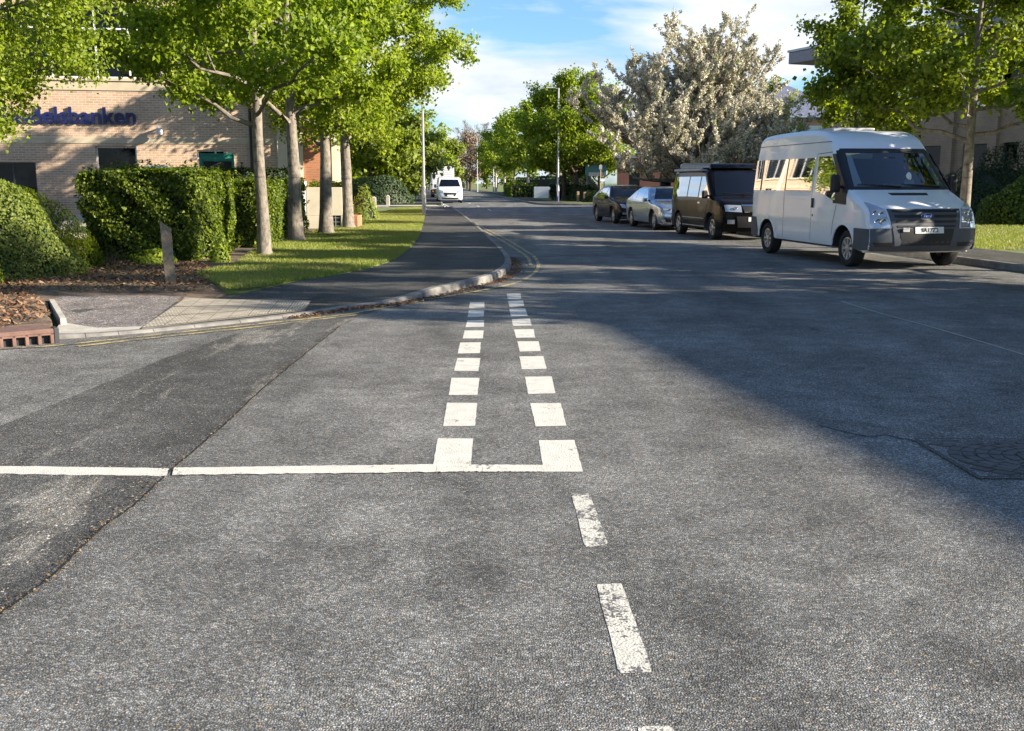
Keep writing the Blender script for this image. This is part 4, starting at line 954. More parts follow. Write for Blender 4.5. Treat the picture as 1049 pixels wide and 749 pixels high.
def plate(v, parent, x, z, w, h, txt, off=.02):
    o = v.face('number_plate', [(x-w/2, z+h/2), (x+w/2, z+h/2), (x+w/2, z-h/2), (x-w/2, z-h/2)], off, M['plate_w'], parent, 2, 2)
    if txt:
        me = text_mesh(txt, h*.86, .001, .0015); me.materials.append(M['black'])
        xs = [q.co.x for q in me.vertices]; ys = [q.co.y for q in me.vertices]; mx, my = (min(xs)+max(xs))/2, (min(ys)+max(ys))/2; sc_ = min(1, w*.90/(max(xs)-min(xs)))
        for q in me.vertices:
            p = v.fp(x-(q.co.x-mx)*sc_, z+(q.co.y-my)*sc_, off); q.co = (p.x, p.y+.002+q.co.z, p.z)
        t = bpy.data.objects.new('plate_lettering', me); C.objects.link(t); t.parent = o
    return o
HEAD = R(188.9)
def place(root, axle_px, wheel_y, halfw, rz=HEAD):
    """stand the vehicle so that its roadside front tyre touches the ground at axle_px"""
    gx, gy = axle_px; c, s_ = math.cos(rz), math.sin(rz)
    lx, ly = halfw-.1, wheel_y; root.location = (gx-(c*lx-s_*ly), gy-(s_*lx+c*ly), 0); root.rotation_euler = (0,0,rz)
# ---- white minibus
vt = Vehicle([(2.62,.30),(2.80,.36),(2.85,.50),(2.845,.66),(2.82,.80),(2.78,.95),(2.73,1.06),(2.60,1.16),(2.20,1.33),(1.98,1.42),(1.93,1.45),(1.50,1.86),(1.20,2.15),(1.10,2.24),(.90,2.42),(.55,2.55),(.1,2.61),(-.6,2.625),(-1.6,2.625),(-2.5,2.60),(-2.74,2.52),(-2.80,2.2),(-2.84,1.4),(-2.85,.6),(-2.82,.36),(-2.70,.32)],
             (1.88,-1.87), .345, .43, .34, .987, .10, 1.30, 2.6, .135, .15, 1.9, .015)
vr = thing('minibus', 'white high-roof minibus parked nearest on the right, grey front bumper and black grille', 'minibus')
hole = lambda a, b: 1.47 < min(a[2], b[2]) and max(a[2], b[2]) < 2.16 and a[1] > 1 and max(abs(a[0]), abs(b[0])) < .80
vt.body([M['white_paint'], M['black']], vr, hole)
ws = vt.face('windscreen', [(-.83,2.15),(.83,2.15),(.89,1.47),(-.89,1.47)], .006, M['windscreen'], vr, 14, 8, .008)
fr_ = vt.face('windscreen_band', [(-.90,2.215),(.90,2.215),(.90,2.13),(-.90,2.13)], .009, M['black'], vr, 14, 2)
vt.face('scuttle', [(-.93,1.49),(.93,1.49),(.93,1.435),(-.93,1.435)], .011, M['black'], vr, 14, 2)
for sg in (-1, 1): vt.face('windscreen_pillar', [(sg*.955,2.19),(sg*.80,2.19),(sg*.86,1.45),(sg*.975,1.45)] if sg < 0 else [(.80,2.19),(.955,2.19),(.975,1.45),(.86,1.45)], .008, M['black'], vr, 4, 8)
for x0, x1 in ((-.75,.02),(.05,.8)):
    mb = MB(); a, b = vt.fp(x0, 1.475, .03), vt.fp(x1, 1.52, .025); mb.tube([a, a.lerp(b,.5)+Vector((0,.01,0)), b], [.014,.012,.008], 6); mb.build('wiper', M['black'], vr)
vt.face('bonnet_vent', [(-.36,1.375),(.36,1.375),(.34,1.335),(-.34,1.335)], .006, M['black'], vr, 6, 2)
# grey front end
vt.face('bumper', [(-.985,.745),(.985,.745),(.985,.34),(-.985,.34)], .014, M['grey_plastic'], vr, 26, 8, .02)
vt.face('grille_surround', [(-.66,1.085),(.66,1.085),(.56,.44),(-.56,.44)], .022, M['grey_plastic'], vr, 12, 10, .02)
for z1, z0, w1, w0 in ((1.065,1.03,.60,.59),(.985,.935,.57,.56),(.885,.845,.55,.545),(.80,.765,.53,.525),(.735,.45,.50,.44)):
    vt.face('grille_slot', [(-w1,z1),(w1,z1),(w0,z0),(-w0,z0)], .028, M['black'], vr, 8, 2)
for sg in (-1, 1):
    q = [(sg*.925,1.21),(sg*.70,1.085),(sg*.655,.76),(sg*.955,.755)]
    if sg > 0: q = [q[1], q[0], q[3], q[2]]
    hl = vt.face('headlight', q, .018, M['lamp'], vr, 8, 8)
    for (x, z, r) in ((.76,.86,.060),(.86,.87,.050),(.78,1.0,.050),(.88,1.02,.045)):
        mb = MB(); p = vt.fp(sg*x, z, .02); mb.lathe([(r, .0), (r*.9,.006), (r*.5,-.002), (.001,-.004)], 'z', 18); b = mb.build('lamp_bowl', M['lampbowl'], hl); b.location = p; b.rotation_euler = (R(-90),0,0)
    vt.face('fog_slot', [(sg*.92,.50),(sg*.60,.50),(sg*.60,.43),(sg*.88,.43)] if sg < 0 else [(.60,.50),(.92,.50),(.88,.43),(.60,.43)], .02, M['black'], vr, 6, 2)
    vt.side('bumper_corner', [(2.32,.74),(2.80,.74),(2.80,.36),(2.60,.34),(2.30,.36),(2.335,.55)], .012, sg, M['grey_plastic'], vr)
    vt.side('rear_bumper_corner', [(-2.80,.80),(-2.50,.80),(-2.42,.60),(-2.33,.36),(-2.78,.36)], .010, sg, M['grey_plastic'], vr)
    gw = dict(rim=True)
    for a, b in ((-2.74,-2.36),(-2.27,-1.02),(-.96,.30)):
        vt.side('side_window', [(a,2.06),(b,2.06),(b,1.40),(a,1.40)], .005, sg, M['sideglass'], vr)
    vt.side('window_divider', [(-2.36,2.06),(-2.27,2.06),(-2.27,1.40),(-2.36,1.40)], .004, sg, M['black'], vr)
    vt.side('window_divider', [(-1.02,2.06),(-.96,2.06),(-.96,1.40),(-1.02,1.40)], .004, sg, M['black'], vr)
    dr_ = vt.side('front_door', [(.37,2.14),(1.10,2.14),(1.52,1.80),(1.56,1.15),(1.44,.80),(1.40,.44),(.37,.42)], .004, sg, M['white_paint'], vr)
    vt.side('door_window', [(.45,2.08),(1.06,2.08),(1.84,1.42),(1.86,1.20),(1.42,1.22),(1.02,1.33),(.52,1.40)] , .008, sg, M['sideglass'], vr)
    vt.side('window_trim', [(1.10,2.12),(1.24,2.12),(1.95,1.43),(1.95,1.16),(1.42,1.18),(1.42,1.24),(1.50,1.24),(1.50,1.68),(1.36,1.84)], .011, sg, M['black'], vr)
    vt.seam('door_seam', [(.36,.42),(.36,2.13),(1.08,2.155)], sg, vr, .014); vt.seam('door_seam', [(1.40,.42),(1.44,.80),(1.57,1.15)], sg, vr, .012)
    vt.seam('panel_seam', [(-1.0,.42),(-1.0,1.38)], sg, vr, .010)
    vt.seam('side_crease', [(-2.3,.78),(1.40,.80)], sg, vr, .030, M['white_paint'], .010)
    vt.seam('roof_gutter', [(-2.70,2.36),(.95,2.36)], sg, vr, .016, M['fascia'])
    vt.side('door_handle', [(.40,1.26),(.47,1.26),(.47,1.07),(.40,1.07)], .03, sg, M['black'], vr)
    vt.side('keyhole', [(.42,.94),(.455,.94),(.455,.90),(.42,.90)], .012, sg, M['black'], vr)
    mirror(vr, vt, sg, 1.58, 1.55, .16, .34, .13, M['black'], .06)
    for y in (1.88,-1.87): wheel(vr, sg, sg*.975, y, .345, .21, 8, True, .63)
    vt.side('wheel_arch_trim', [(1.88+.50*math.cos(a), .345+.50*math.sin(a)) for a in np.linspace(R(5),R(175),13)]+[(1.88+.435*math.cos(a), .345+.435*math.sin(a)) for a in np.linspace(R(175),R(5),13)], .010, sg, M['white_paint'], vr)
    vt.side('wheel_arch_trim', [(-1.87+.50*math.cos(a), .345+.50*math.sin(a)) for a in np.linspace(R(5),R(175),13)]+[(-1.87+.435*math.cos(a), .345+.435*math.sin(a)) for a in np.linspace(R(175),R(5),13)], .010, sg, M['white_paint'], vr)
# badge: silver-edged blue oval with its script
bd = MB(); n = 28; c0 = vt.fp(0, .962, .034)
bd.add([(.115*math.cos(a), 0, .048*math.sin(a)) for a in np.arange(n)*2*math.pi/n]+[(.108*math.cos(a), .008, .043*math.sin(a)) for a in np.arange(n)*2*math.pi/n], [tuple(range(n,2*n))]+[(i,(i+1)%n,n+(i+1)%n,n+i) for i in range(n)])
b0 = bd.build('badge', M['chrome'], vr); b0.location = c0
bd = MB(); bd.add([(.101*math.cos(a), .0095, .037*math.sin(a)) for a in np.arange(n)*2*math.pi/n], [tuple(range(n))]); bd.build('badge_field', M['blue'], b0)
me = text_mesh('Ford', .062, .001, .001); me.materials.append(M['sign_white'])
for q in me.vertices: q.co = (-(q.co.x-.063)*1.15-q.co.y*.25, .0115+q.co.z, q.co.y-.018)
t = bpy.data.objects.new('badge_lettering', me); C.objects.link(t); t.parent = b0
plate(vt, vr, -.03, .715, .52, .112, 'SA17Z2', .036)
mb = MB(); p = vt.fp(.40, .72, .04); mb.box(p.x-.07, p.x+.05, p.y-.01, p.y+.006, p.z-.04, p.z+.04); mb.build('tow_cover', M['steel'], vr, bevel=.01)
# cab interior seen through the windscreen
mb = MB(); mb.box(-.84,.84,1.05,1.88,1.20,1.42); mb.box(-.84,.84,1.05,1.35,1.40,1.47); mb.build('dashboard', M['black'], vr, bevel=.04)
mb = MB(); mb.box(-.84,.84,-.35,-.30,.5,2.3); mb.build('dark_cab_panel', M['seat'], vr)  # dark panel added behind the seats so the white-bodied cab looks dark
for x in (-.45,.45):
    mb = MB(); mb.box(x-.25,x+.25,.25,.42,.9,1.62); mb.box(x-.13,x+.13,.26,.38,1.66,1.86); mb.build('seat', M['seat'], vr, bevel=.05)
mb = MB(); 
for k in range(24): a = 2*math.pi*k/24; b = 2*math.pi*(k+1)/24; mb.tube([(.45+.2*math.cos(a), 1.12+.08*math.sin(a), 1.42+.18*math.sin(a)), (.45+.2*math.cos(b), 1.12+.08*math.sin(b), 1.42+.18*math.sin(b))], .014, 6)
mb.build('steering_wheel', M['black'], vr)
cl = simple('dashboard_toys', (.5,.4,.25), .7, var=.5, scale=20); pk = simple('pink_toy', (.65,.12,.16), .6); tl = simple('teal_cloth', (.10,.32,.36), .7)
g = random.Random(3)
for k in range(13):
    x = .82-.06*k+g.uniform(-.02,.02); r = g.uniform(.028,.05); mb = MB(); mb.lathe([(.001,-r*.2),(r*.8,0),(r,r*.8),(r*.7,r*1.4),(r*.75,r*2.0),(r*.4,r*2.5),(.001,r*2.6)], 'z', 10); o = mb.build('dashboard_toy', [cl, M['plate_w'], tl, M['amber']][k % 4], vr, smooth=50); o.location = (x, 1.74+g.uniform(-.08,.02), 1.425)
mb = MB(); mb.lathe([(.001,0),(.11,.0),(.09,.06),(.03,.12),(.001,.13)], 'z', 12); o = mb.build('dashboard_toy', pk, vr, smooth=50); o.location = (.12,1.72,1.425)
mb = MB(); mb.box(-.45,-.05,1.62,1.80,1.425,1.47); mb.build('folded_cloth', tl, vr, bevel=.015)
mb = MB(); mb.box(-.30,-.12,1.70,1.72,1.47,1.62); mb.lathe([(.05,0),(.05,.10),(.02,.16)], 'z', 10, (-.2,1.7,1.6)); mb.build('dashboard_figure', M['plate_w'], vr)
mb = MB(); mb.box(-.12,.12,1.30,1.33,1.98,2.05); mb.build('rear_view_mirror', M['black'], vr, bevel=.01)
mb = MB(); mb.box(.25,.75,1.14,1.2,2.02,2.13); mb.build('sun_visor', M['cream'], vr, bevel=.01)
mb = MB(); mb.box(-.5,.35,-1.9,-.3,2.62,2.69); mb.build('roof_vent', M['steel'], vr, bevel=.02)
for sg in (-1,1):
    mb = MB(); mb.box(sg*.80-.06, sg*.80+.06, -2.87, -2.83, .9, 1.35); mb.build('rear_light', M['redlens'], vr)
place(vr, G(870,273), 1.88, .987*1.09, R(189)); vr.scale = (1.09, 1, 1)
# ---- black camper van
vb = Vehicle([(2.30,.24),(2.40,.34),(2.44,.50),(2.43,.70),(2.40,.86),(2.30,1.00),(2.05,1.10),(1.72,1.17),(1.62,1.22),(1.20,1.55),(.86,1.83),(.70,1.92),(.3,1.965),(-1.2,1.98),(-2.2,1.95),(-2.36,1.85),(-2.42,1.2),(-2.44,.6),(-2.40,.34),(-2.30,.26)],
             (1.50,-1.50), .335, .40, .27, .952, .11, 1.08, 1.96, .15, .18, 1.5, .09)
br = thing('camper_van', 'black camper van with a dark raised roof parked behind the white minibus', 'camper van')
vb.body([M['brown_black'], M['black']], br)
vb.face('windscreen', [(-.76,1.86),(.76,1.86),(.86,1.22),(-.86,1.22)], .006, M['glass'], br, 12, 8)
vb.face('grille', [(-.42,.93),(.42,.93),(.38,.78),(-.38,.78)], .012, M['black'], br, 8, 3)
vb.face('grille_bar', [(-.44,.965),(.44,.965),(.43,.935),(-.43,.935)], .016, M['chrome'], br, 8, 1); vb.face('grille_bar', [(-.38,.785),(.38,.785),(.37,.76),(-.37,.76)], .016, M['chrome'], br, 8, 1)
vb.face('air_intake', [(-.60,.66),(.60,.66),(.55,.36),(-.55,.36)], .010, M['black'], br, 8, 3)
plate(vb, br, 0, .58, .52, .11, '', .02)
for x0, x1 in ((-.6,.0),(.05,.65)):
    mb = MB(); mb.tube([vb.fp(x0,1.225,.02), vb.fp(x1,1.27,.018)], [.011,.007], 5); mb.build('wiper', M['black'], br)
for sg in (-1, 1):
    q = [(sg*.90,.965),(sg*.45,.95),(sg*.45,.77),(sg*.90,.79)]; q = q if sg < 0 else [q[1],q[0],q[3],q[2]]
    hl = vb.face('headlight', q, .012, M['lamp'], br, 8, 3); 
    mb = MB(); mb.lathe([(.06,0),(.05,.008),(.001,.0)], 'z', 16); b = mb.build('lamp_bowl', M['lampbowl'], hl); b.location = vb.fp(sg*.62,.86,.014); b.rotation_euler = (R(-90),0,0)
    q = [(sg*.86,.57),(sg*.66,.57),(sg*.66,.46),(sg*.86,.46)]; q = q if sg < 0 else [q[1],q[0],q[3],q[2]]
    vb.face('fog_light', q, .014, M['lamp'], br, 4, 2)
    vb.side('side_window', [(-2.2,1.74),(-.72,1.74),(-.72,1.16),(-2.2,1.14)], .005, sg, M['sideglass'], br); vb.side('side_window', [(-.64,1.74),(.30,1.74),(.30,1.16),(-.64,1.16)], .005, sg, M['sideglass'], br)
    vb.side('door_window', [(.40,1.74),(.72,1.74),(1.42,1.22),(1.42,1.14),(.40,1.15)], .006, sg, M['sideglass'], br)
    vb.side('front_door', [(.36,1.13),(1.34,1.13),(1.18,.80),(1.06,.62),(1.02,.36),(.36,.36)], .003, sg, M['brown_black'], br)
    vb.seam('door_seam', [(.35,.34),(.35,1.78),(.74,1.79)], sg, br, .010); vb.seam('door_seam', [(-.68,.34),(-.68,1.78)], sg, br, .010)
    vb.side('door_handle', [(.42,1.02),(.60,1.02),(.60,.98),(.42,.98)], .03, sg, M['chrome'], br)
    vb.seam('side_trim', [(-2.3,.62),(-1.95,.62)], sg, br, .04, M['chrome']); vb.seam('side_trim', [(-1.05,.56),(1.0,.56)], sg, br, .022, M['steel'], .008)
    vb.seam('sill_trim', [(-1.05,.335),(1.05,.335)], sg, br, .03, M['steel'], .008)
    mirror(br, vb, sg, 1.22, 1.24, .17, .22, .13, M['black'], .05)
    for y in (1.5,-1.5): wheel(br, sg, sg*.935, y, .335, .23, 5, False, .68)
    mb = MB(); p = vb.D(sg*.80, 0, 1.97); mb.tube([(p.x+sg*.03,-2.0,1.96),(p.x+sg*.03,-1.95,2.0),(p.x+sg*.03,.55,2.0),(p.x+sg*.03,.6,1.96)], .022, 8); mb.build('roof_rail', M['steel'], br)
mb = MB(); top = [(.70,1.965),(.55,2.10),(-2.0,2.16),(-2.2,2.12),(-2.25,1.95)]
mb.add([(-.70,y,z) for y,z in top]+[(.70,y,z) for y,z in top], [(0,1,2,3,4),(9,8,7,6,5)]+[(i,5+i,5+(i+1)%5,(i+1)%5) for i in range(5)]); mb.build('raised_roof', M['black_paint'], br, bevel=.05)
mb = MB(); mb.tube([(.86,-2.1,1.93),(.86,.35,1.93)], .045, 10); mb.build('awning_case', M['steel'], br)
place(br, G(731.5,245.2), 1.50, .952)
# ---- saloons
def saloon(root, v, paint, ws, roofz, sidewins, belt, hl, grille, intake, ax, rw, spokes, chrome=True, W=.9):
    v.body([paint, M['black']], root)
    v.face('windscreen', ws, .005, M['glass'], root, 12, 8)
    v.face('grille', grille, .010, M['black'], root, 8, 3); v.face('air_intake', intake, .010, M['black'], root, 8, 3)
    for sg in (-1, 1):
        q = [(sg*a, z) for a, z in hl]; q = q if sg < 0 else [q[1],q[0],q[3],q[2]]
        h = v.face('headlight', q, .010, M['lamp'], root, 8, 3)
        mb = MB(); mb.lathe([(.05,0),(.04,.008),(.001,.0)], 'z', 16); b = mb.build('lamp_bowl', M['lampbowl'], h); b.location = v.fp(sg*(hl[0][0]*.5+hl[1][0]*.5), (hl[0][1]+hl[3][1])/2, .012); b.rotation_euler = (R(-90),0,0)
        for w in sidewins: v.side('side_window', w, .005, sg, M['sideglass'], root)
        allp = [p for w in sidewins for p in w]; y0, y1 = min(p[0] for p in allp), max(p[0] for p in allp)
        v.seam('window_trim', [(y0,belt+.0),(y1,belt-.01)], sg, root, .018, M['chrome'] if chrome else M['black'], .007)
        v.seam('door_seam', [(.05,.30),(.05,belt-.02)], sg, root, .009); v.seam('door_seam', [(1.02,.34),(1.08,.55),(1.05,belt-.03)], sg, root, .009); v.seam('door_seam', [(-.95,.45),(-.80,.60),(-.72,belt-.02)], sg, root, .009)
        v.seam('side_crease', [(-1.9,belt-.13),(1.7,belt-.20)], sg, root, .010, M['fascia'], .004)
        for y in (.12,-.80): v.side('door_handle', [(y,belt-.10),(y+.18,belt-.10),(y+.18,belt-.13),(y,belt-.13)], .025, sg, M['chrome'] if chrome else paint, root)
        mirror(root, v, sg, .86, belt+.06, .19, .13, .12, paint, .05)
        for y in ax: wheel(root, sg, sg*(v.W-.02), y, rw, .22, spokes, False, .70)
        mb = MB(); p = v.D(sg*.70, -v.L+.05, .85); mb.box(p.x-.12, p.x+.12, -v.L-.01, -v.L+.06, .78, .92); mb.build('rear_light', M['redlens'], root)
vs = Vehicle([(2.20,.20),(2.31,.28),(2.35,.42),(2.33,.58),(2.27,.70),(2.10,.80),(1.60,.90),(1.12,.97),(1.00,1.00),(.55,1.22),(.20,1.37),(-.05,1.42),(-.5,1.445),(-.95,1.41),(-1.3,1.31),(-1.75,1.10),(-2.05,1.05),(-2.28,1.0),(-2.34,.85),(-2.35,.5),(-2.28,.28)],
             (1.45,-1.39), .32, .365, .21, .905, .10, .90, 1.44, .30, .20, 1.4, .10)
sr = thing('saloon_car', 'silver saloon car parked between the black saloon and the black camper van', 'car')
saloon(sr, vs, M['silver_paint'], [(-.60,1.37),(.60,1.37),(.74,1.02),(-.74,1.02)], 1.44,
       [[(.10,1.31),(.16,1.33),(.86,.98),(.92,.93),(.10,.94)], [(.02,1.35),(.02,.94),(-.80,.96),(-.86,1.30)], [(-.92,1.28),(-.87,.97),(-1.22,1.0),(-1.38,1.09)]], .93,
       [(.83,.72),(.42,.68),(.46,.56),(.80,.60)], [(-.40,.70),(.40,.70),(.34,.50),(-.34,.50)], [(-.56,.42),(.56,.42),(.46,.27),(-.46,.27)], (1.45,-1.39), .32, 5)
for sg in (-1,1):
    q = [(sg*.80,.42),(sg*.58,.36),(sg*.56,.27),(sg*.76,.28)]; q = q if sg < 0 else [q[1],q[0],q[3],q[2]]; vs.face('side_intake', q, .010, M['black'], sr, 4, 2)
vs.face('grille_bar', [(-.34,.62),(.34,.62),(.33,.585),(-.33,.585)], .016, M['chrome'], sr, 8, 1)
mb = MB(); mb.lathe([(.06,0),(.055,.012),(.04,.012)], 'z', 20); b = mb.build('badge', M['chrome'], sr); b.location = vs.fp(0,.60,.018); b.rotation_euler = (R(-90),0,0)
place(sr, G(671.5,235.4), 1.45, .905)
vk = Vehicle([(2.18,.20),(2.30,.28),(2.34,.42),(2.32,.58),(2.27,.70),(2.12,.80),(1.65,.91),(1.18,.99),(1.05,1.02),(.55,1.26),(.22,1.40),(-.05,1.455),(-.5,1.475),(-1.0,1.44),(-1.4,1.33),(-1.85,1.12),(-2.1,1.06),(-2.30,1.0),(-2.34,.85),(-2.35,.5),(-2.28,.28)],
             (1.40,-1.36), .32, .365, .21, .90, .10, .92, 1.47, .30, .20, 1.4, .10)
kr = thing('saloon_car', 'black saloon car parked at the far end of the row on the right', 'car')
saloon(kr, vk, M['black_paint'], [(-.60,1.40),(.60,1.40),(.74,1.05),(-.74,1.05)], 1.47,
       [[(.10,1.34),(.16,1.36),(.90,1.0),(.95,.95),(.10,.96)], [(.02,1.38),(.02,.96),(-.80,.98),(-.86,1.33)], [(-.92,1.31),(-.87,.99),(-1.25,1.02),(-1.42,1.11)]], .95,
       [(.84,.76),(.42,.70),(.46,.58),(.80,.62)], [(-.40,.70),(.40,.70),(.34,.52),(-.34,.52)], [(-.60,.42),(.60,.42),(.52,.27),(-.52,.27)], (1.40,-1.36), .32, 7)
vk.face('bumper_trim', [(-.84,.29),(.84,.29),(.82,.265),(-.82,.265)], .014, M['chrome'], kr, 10, 1)
for sg in (-1,1):
    q = [(sg*.80,.44),(sg*.64,.44),(sg*.64,.36),(sg*.78,.36)]; q = q if sg < 0 else [q[1],q[0],q[3],q[2]]; vk.face('fog_light', q, .012, M['lamp'], kr, 4, 2)
place(kr, G(629.8,229.0), 1.40, .90)
# ---- small white van far down the left side
vw = Vehicle([(2.30,.24),(2.42,.34),(2.46,.50),(2.44,.72),(2.38,.90),(2.25,1.03),(1.75,1.18),(1.55,1.24),(1.1,1.56),(.75,1.82),(.6,1.90),(.2,1.96),(-1.2,1.985),(-2.3,1.95),(-2.44,1.85),(-2.46,1.2),(-2.46,.6),(-2.42,.34)],
             (1.47,-1.46), .33, .39, .27, .985, .11, 1.05, 1.97, .12, .18, 1.5, .09)
wr = thing('panel_van', 'small white panel van parked on the left far down the road', 'van')
vw.body([M['white_paint'], M['black']], wr)
vw.face('windscreen', [(-.74,1.80),(.74,1.80),(.86,1.25),(-.86,1.25)], .006, M['glass'], wr, 8, 6)
vw.face('grille', [(-.58,.80),(.58,.80),(.42,.52),(-.42,.52)], .012, M['black'], wr, 6, 3); plate(vw, wr, 0, .58, .52, .11, '', .02)
vw.face('air_intake', [(-.75,.42),(.75,.42),(.65,.33),(-.65,.33)], .012, M['black'], wr, 6, 2)
for sg in (-1, 1):
    q = [(sg*.90,1.02),(sg*.56,.93),(sg*.60,.76),(sg*.90,.82)]; q = q if sg < 0 else [q[1],q[0],q[3],q[2]]; vw.face('headlight', q, .012, M['lamp'], wr, 5, 3)
    vw.side('door_window', [(.2,1.72),(.66,1.72),(1.40,1.22),(1.40,1.12),(.2,1.14)], .006, sg, M['sideglass'], wr)
    vw.seam('door_seam', [(.15,.34),(.15,1.76)], sg, wr, .01); vw.seam('door_seam', [(1.02,.36),(1.30,1.1)], sg, wr, .01)
    mirror(wr, vw, sg, 1.2, 1.30, .20, .26, .14, M['black'], .06)
    for y in (1.47,-1.46): wheel(wr, sg, sg*.965, y, .33, .21, 6, True, .64)
place(wr, G(475,208), 1.47, .985, R(185.5)); wr.location.x += -2.0+0.05
# ---- box lorry behind it
p = at(453.5, 101); lr_ = thing('box_lorry', 'white box lorry with a slatted rear shutter beyond the small white van', 'lorry', (p.x if hasattr(p,'x') else p[0], 101, 0), R(5))
mb = MB(); mb.box(-1.12,1.12,0,6.0,.95,3.12); mb.build('cargo_box', M['white_paint'], lr_, bevel=.03)
mb = MB(); mb.box(-1.14,1.14,-.02,6.02,3.125,3.24); mb.build('roof_cap', M['frame_d'], lr_, bevel=.02)
mb = MB()
for k in range(11): mb.box(-1.0,1.0,-.03-.012*(k % 2),-.004,1.05+k*.185,1.05+k*.185+.17)
mb.build('rear_shutter', M['frame_w'], lr_)
mb = MB(); mb.box(-1.0,1.0,6.1,7.7,.5,2.4); mb.build('cab', M['white_paint'], lr_, bevel=.12)
mb = MB(); mb.box(-.45,.45,.1,7.4,.55,.93); mb.box(-1.1,1.1,-.05,.1,.45,.62); mb.build('chassis', M['black'], lr_)
for sg in (-1,1):
    mb = MB(); mb.box(sg*.95-.06,sg*.95+.06,-.06,-.0,.68,.78); mb.build('rear_light', M['amber'], lr_)
    for y in (1.3,6.8): wheel(lr_, sg, sg*1.1, y, .42, .3, 6, True, .6)
# ------------------------------------------------------------------ buildings
def wall_with_openings(mb, x0, x1, z0, z1, ops, y=0, depth=.14, mi=0):
    """wall in the local xz plane facing -y, with reveals round its openings"""
    xs = sorted({x0, x1}|{o[0] for o in ops}|{o[1] for o in ops}); zs = sorted({z0, z1}|{o[2] for o in ops}|{o[3] for o in ops})
    for a, b in zip(xs[:-1], xs[1:]):
        for c, d in zip(zs[:-1], zs[1:]):
            mx, mz = (a+b)/2, (c+d)/2
            if any(o[0] < mx < o[1] and o[2] < mz < o[3] for o in ops): continue
            mb.add([(a,y,c),(b,y,c),(b,y,d),(a,y,d)], [(0,1,2,3)], mi)
    for (a, b, c, d) in [o[:4] for o in ops]:
        Y = y+depth
        mb.add([(a,y,c),(b,y,c),(b,y,d),(a,y,d),(a,Y,c),(b,Y,c),(b,Y,d),(a,Y,d)], [(0,4,5,1),(1,5,6,2),(2,6,7,3),(3,7,4,0)], mi)
def window(parent, a, b, c, d, y, frame, pane, mull=(), trans=(), depth=.14, fw=.055, sill=None):
    mb = MB(); Y = y+depth-.045
    mb.box(a+.004, a+fw, Y, Y+.05, c+.004, d-.004); mb.box(b-fw, b-.004, Y, Y+.05, c+.004, d-.004); mb.box(a+fw, b-fw, Y, Y+.05, c+.004, c+fw); mb.box(a+fw, b-fw, Y, Y+.05, d-fw, d-.004)
    for m in mull: mb.box(m-fw/2, m+fw/2, Y+.002, Y+.048, c+fw, d-fw)
    for t in trans: mb.box(a+fw, b-fw, Y+.004, Y+.046, t-fw/2, t+fw/2)
    w = mb.build('window', frame, parent)
    mb = MB(); mb.add([(a+.01,Y+.025,c+.01),(b-.01,Y+.025,c+.01),(b-.01,Y+.025,d-.01),(a+.01,Y+.025,d-.01)], [(0,1,2,3)]); mb.build('pane', pane, w)
    if sill: mb = MB(); mb.box(a-.06, b+.06, y-.07, y+depth, c-.09, c-.003); mb.build('sill', sill, w)
    return w
# ---- left bank building: main front turned a little towards the road, east side along the road
ang = R(10); bx, by = -6.55, 34.45
bank = thing('bank_building', 'long two-storey buff brick bank building with navy lettering on the left', 'building', (bx, by, 0), ang)
ca, sa = math.cos(ang), math.sin(ang)
def lx(px, z=3.0):                                            # facade coordinate under a picture point
    d = ray(px, 187); # plane through (bx,by) along (ca,sa)
    t = (bx*sa-by*ca)/(d.x*sa-d.y*ca); return (d.x*t-bx)*ca+(d.y*t-by)*sa
E = lx(297)                                                   # end of the main front
H_ = 8.6
ops = [(lx(100),lx(142),.95,2.72),(lx(203),lx(232),.1,2.62),(lx(-10),lx(38),.5,2.2),(lx(-180),lx(-60),.95,2.72),
       (lx(18),lx(172),4.83,7.05),(lx(190),lx(254),4.83,7.05),(lx(-230),lx(-20),4.83,7.05)]
mb = MB(); wall_with_openings(mb, -24, E, 0, H_, ops); mb.build('wall', M['brick'], bank)
window(bank, *ops[0], 0, M['frame_w'], M['pane'], sill=M['stone']); window(bank, *ops[1], 0, M['frame_w'], M['pane'], trans=(2.0,), mull=(lx(222),)); window(bank, *ops[2], 0, M['frame_d'], M['pane'], mull=(lx(14),)); window(bank, *ops[3], 0, M['frame_w'], M['pane'], mull=(lx(-120),))
window(bank, *ops[4], 0, M['frame_w'], M['pane'], mull=[lx(p) for p in (62,107,140)], trans=(6.35,), sill=M['stone']); window(bank, *ops[5], 0, M['frame_w'], M['pane'], mull=[lx(222)], trans=(6.35,), sill=M['stone']); window(bank, *ops[6], 0, M['frame_w'], M['pane'], mull=[lx(-80), lx(-150)], trans=(6.35,), sill=M['stone'])
mb = MB(); mb.box(-24, E-.45, -.022, .0-.001, 2.80, 2.99); mb.build('string_course', M['stone'], bank)
mb = MB(); mb.box(-24, E-.45, -.03, -.001, 4.45, 4.735); mb.build('sill_band', M['stone'], bank)
mb = MB(); mb.box(E-.36, E+.02, -.10, .3, 0, 5.2); mb.build('pier', M['cream'], bank)
mb = MB(); x = lx(259); mb.tube([(x,-.06,0),(x,-.06,8.2)], .045, 10); mb.build('drainpipe', M['black'], bank)
for px in (262,): 
    mb = MB(); x = lx(px); mb.box(x+.02, x+.20, -.02, -.001, 0, 2.6); mb.build('pale_strip', M['frame_w'], bank)  # plain white strip beside the drainpipe
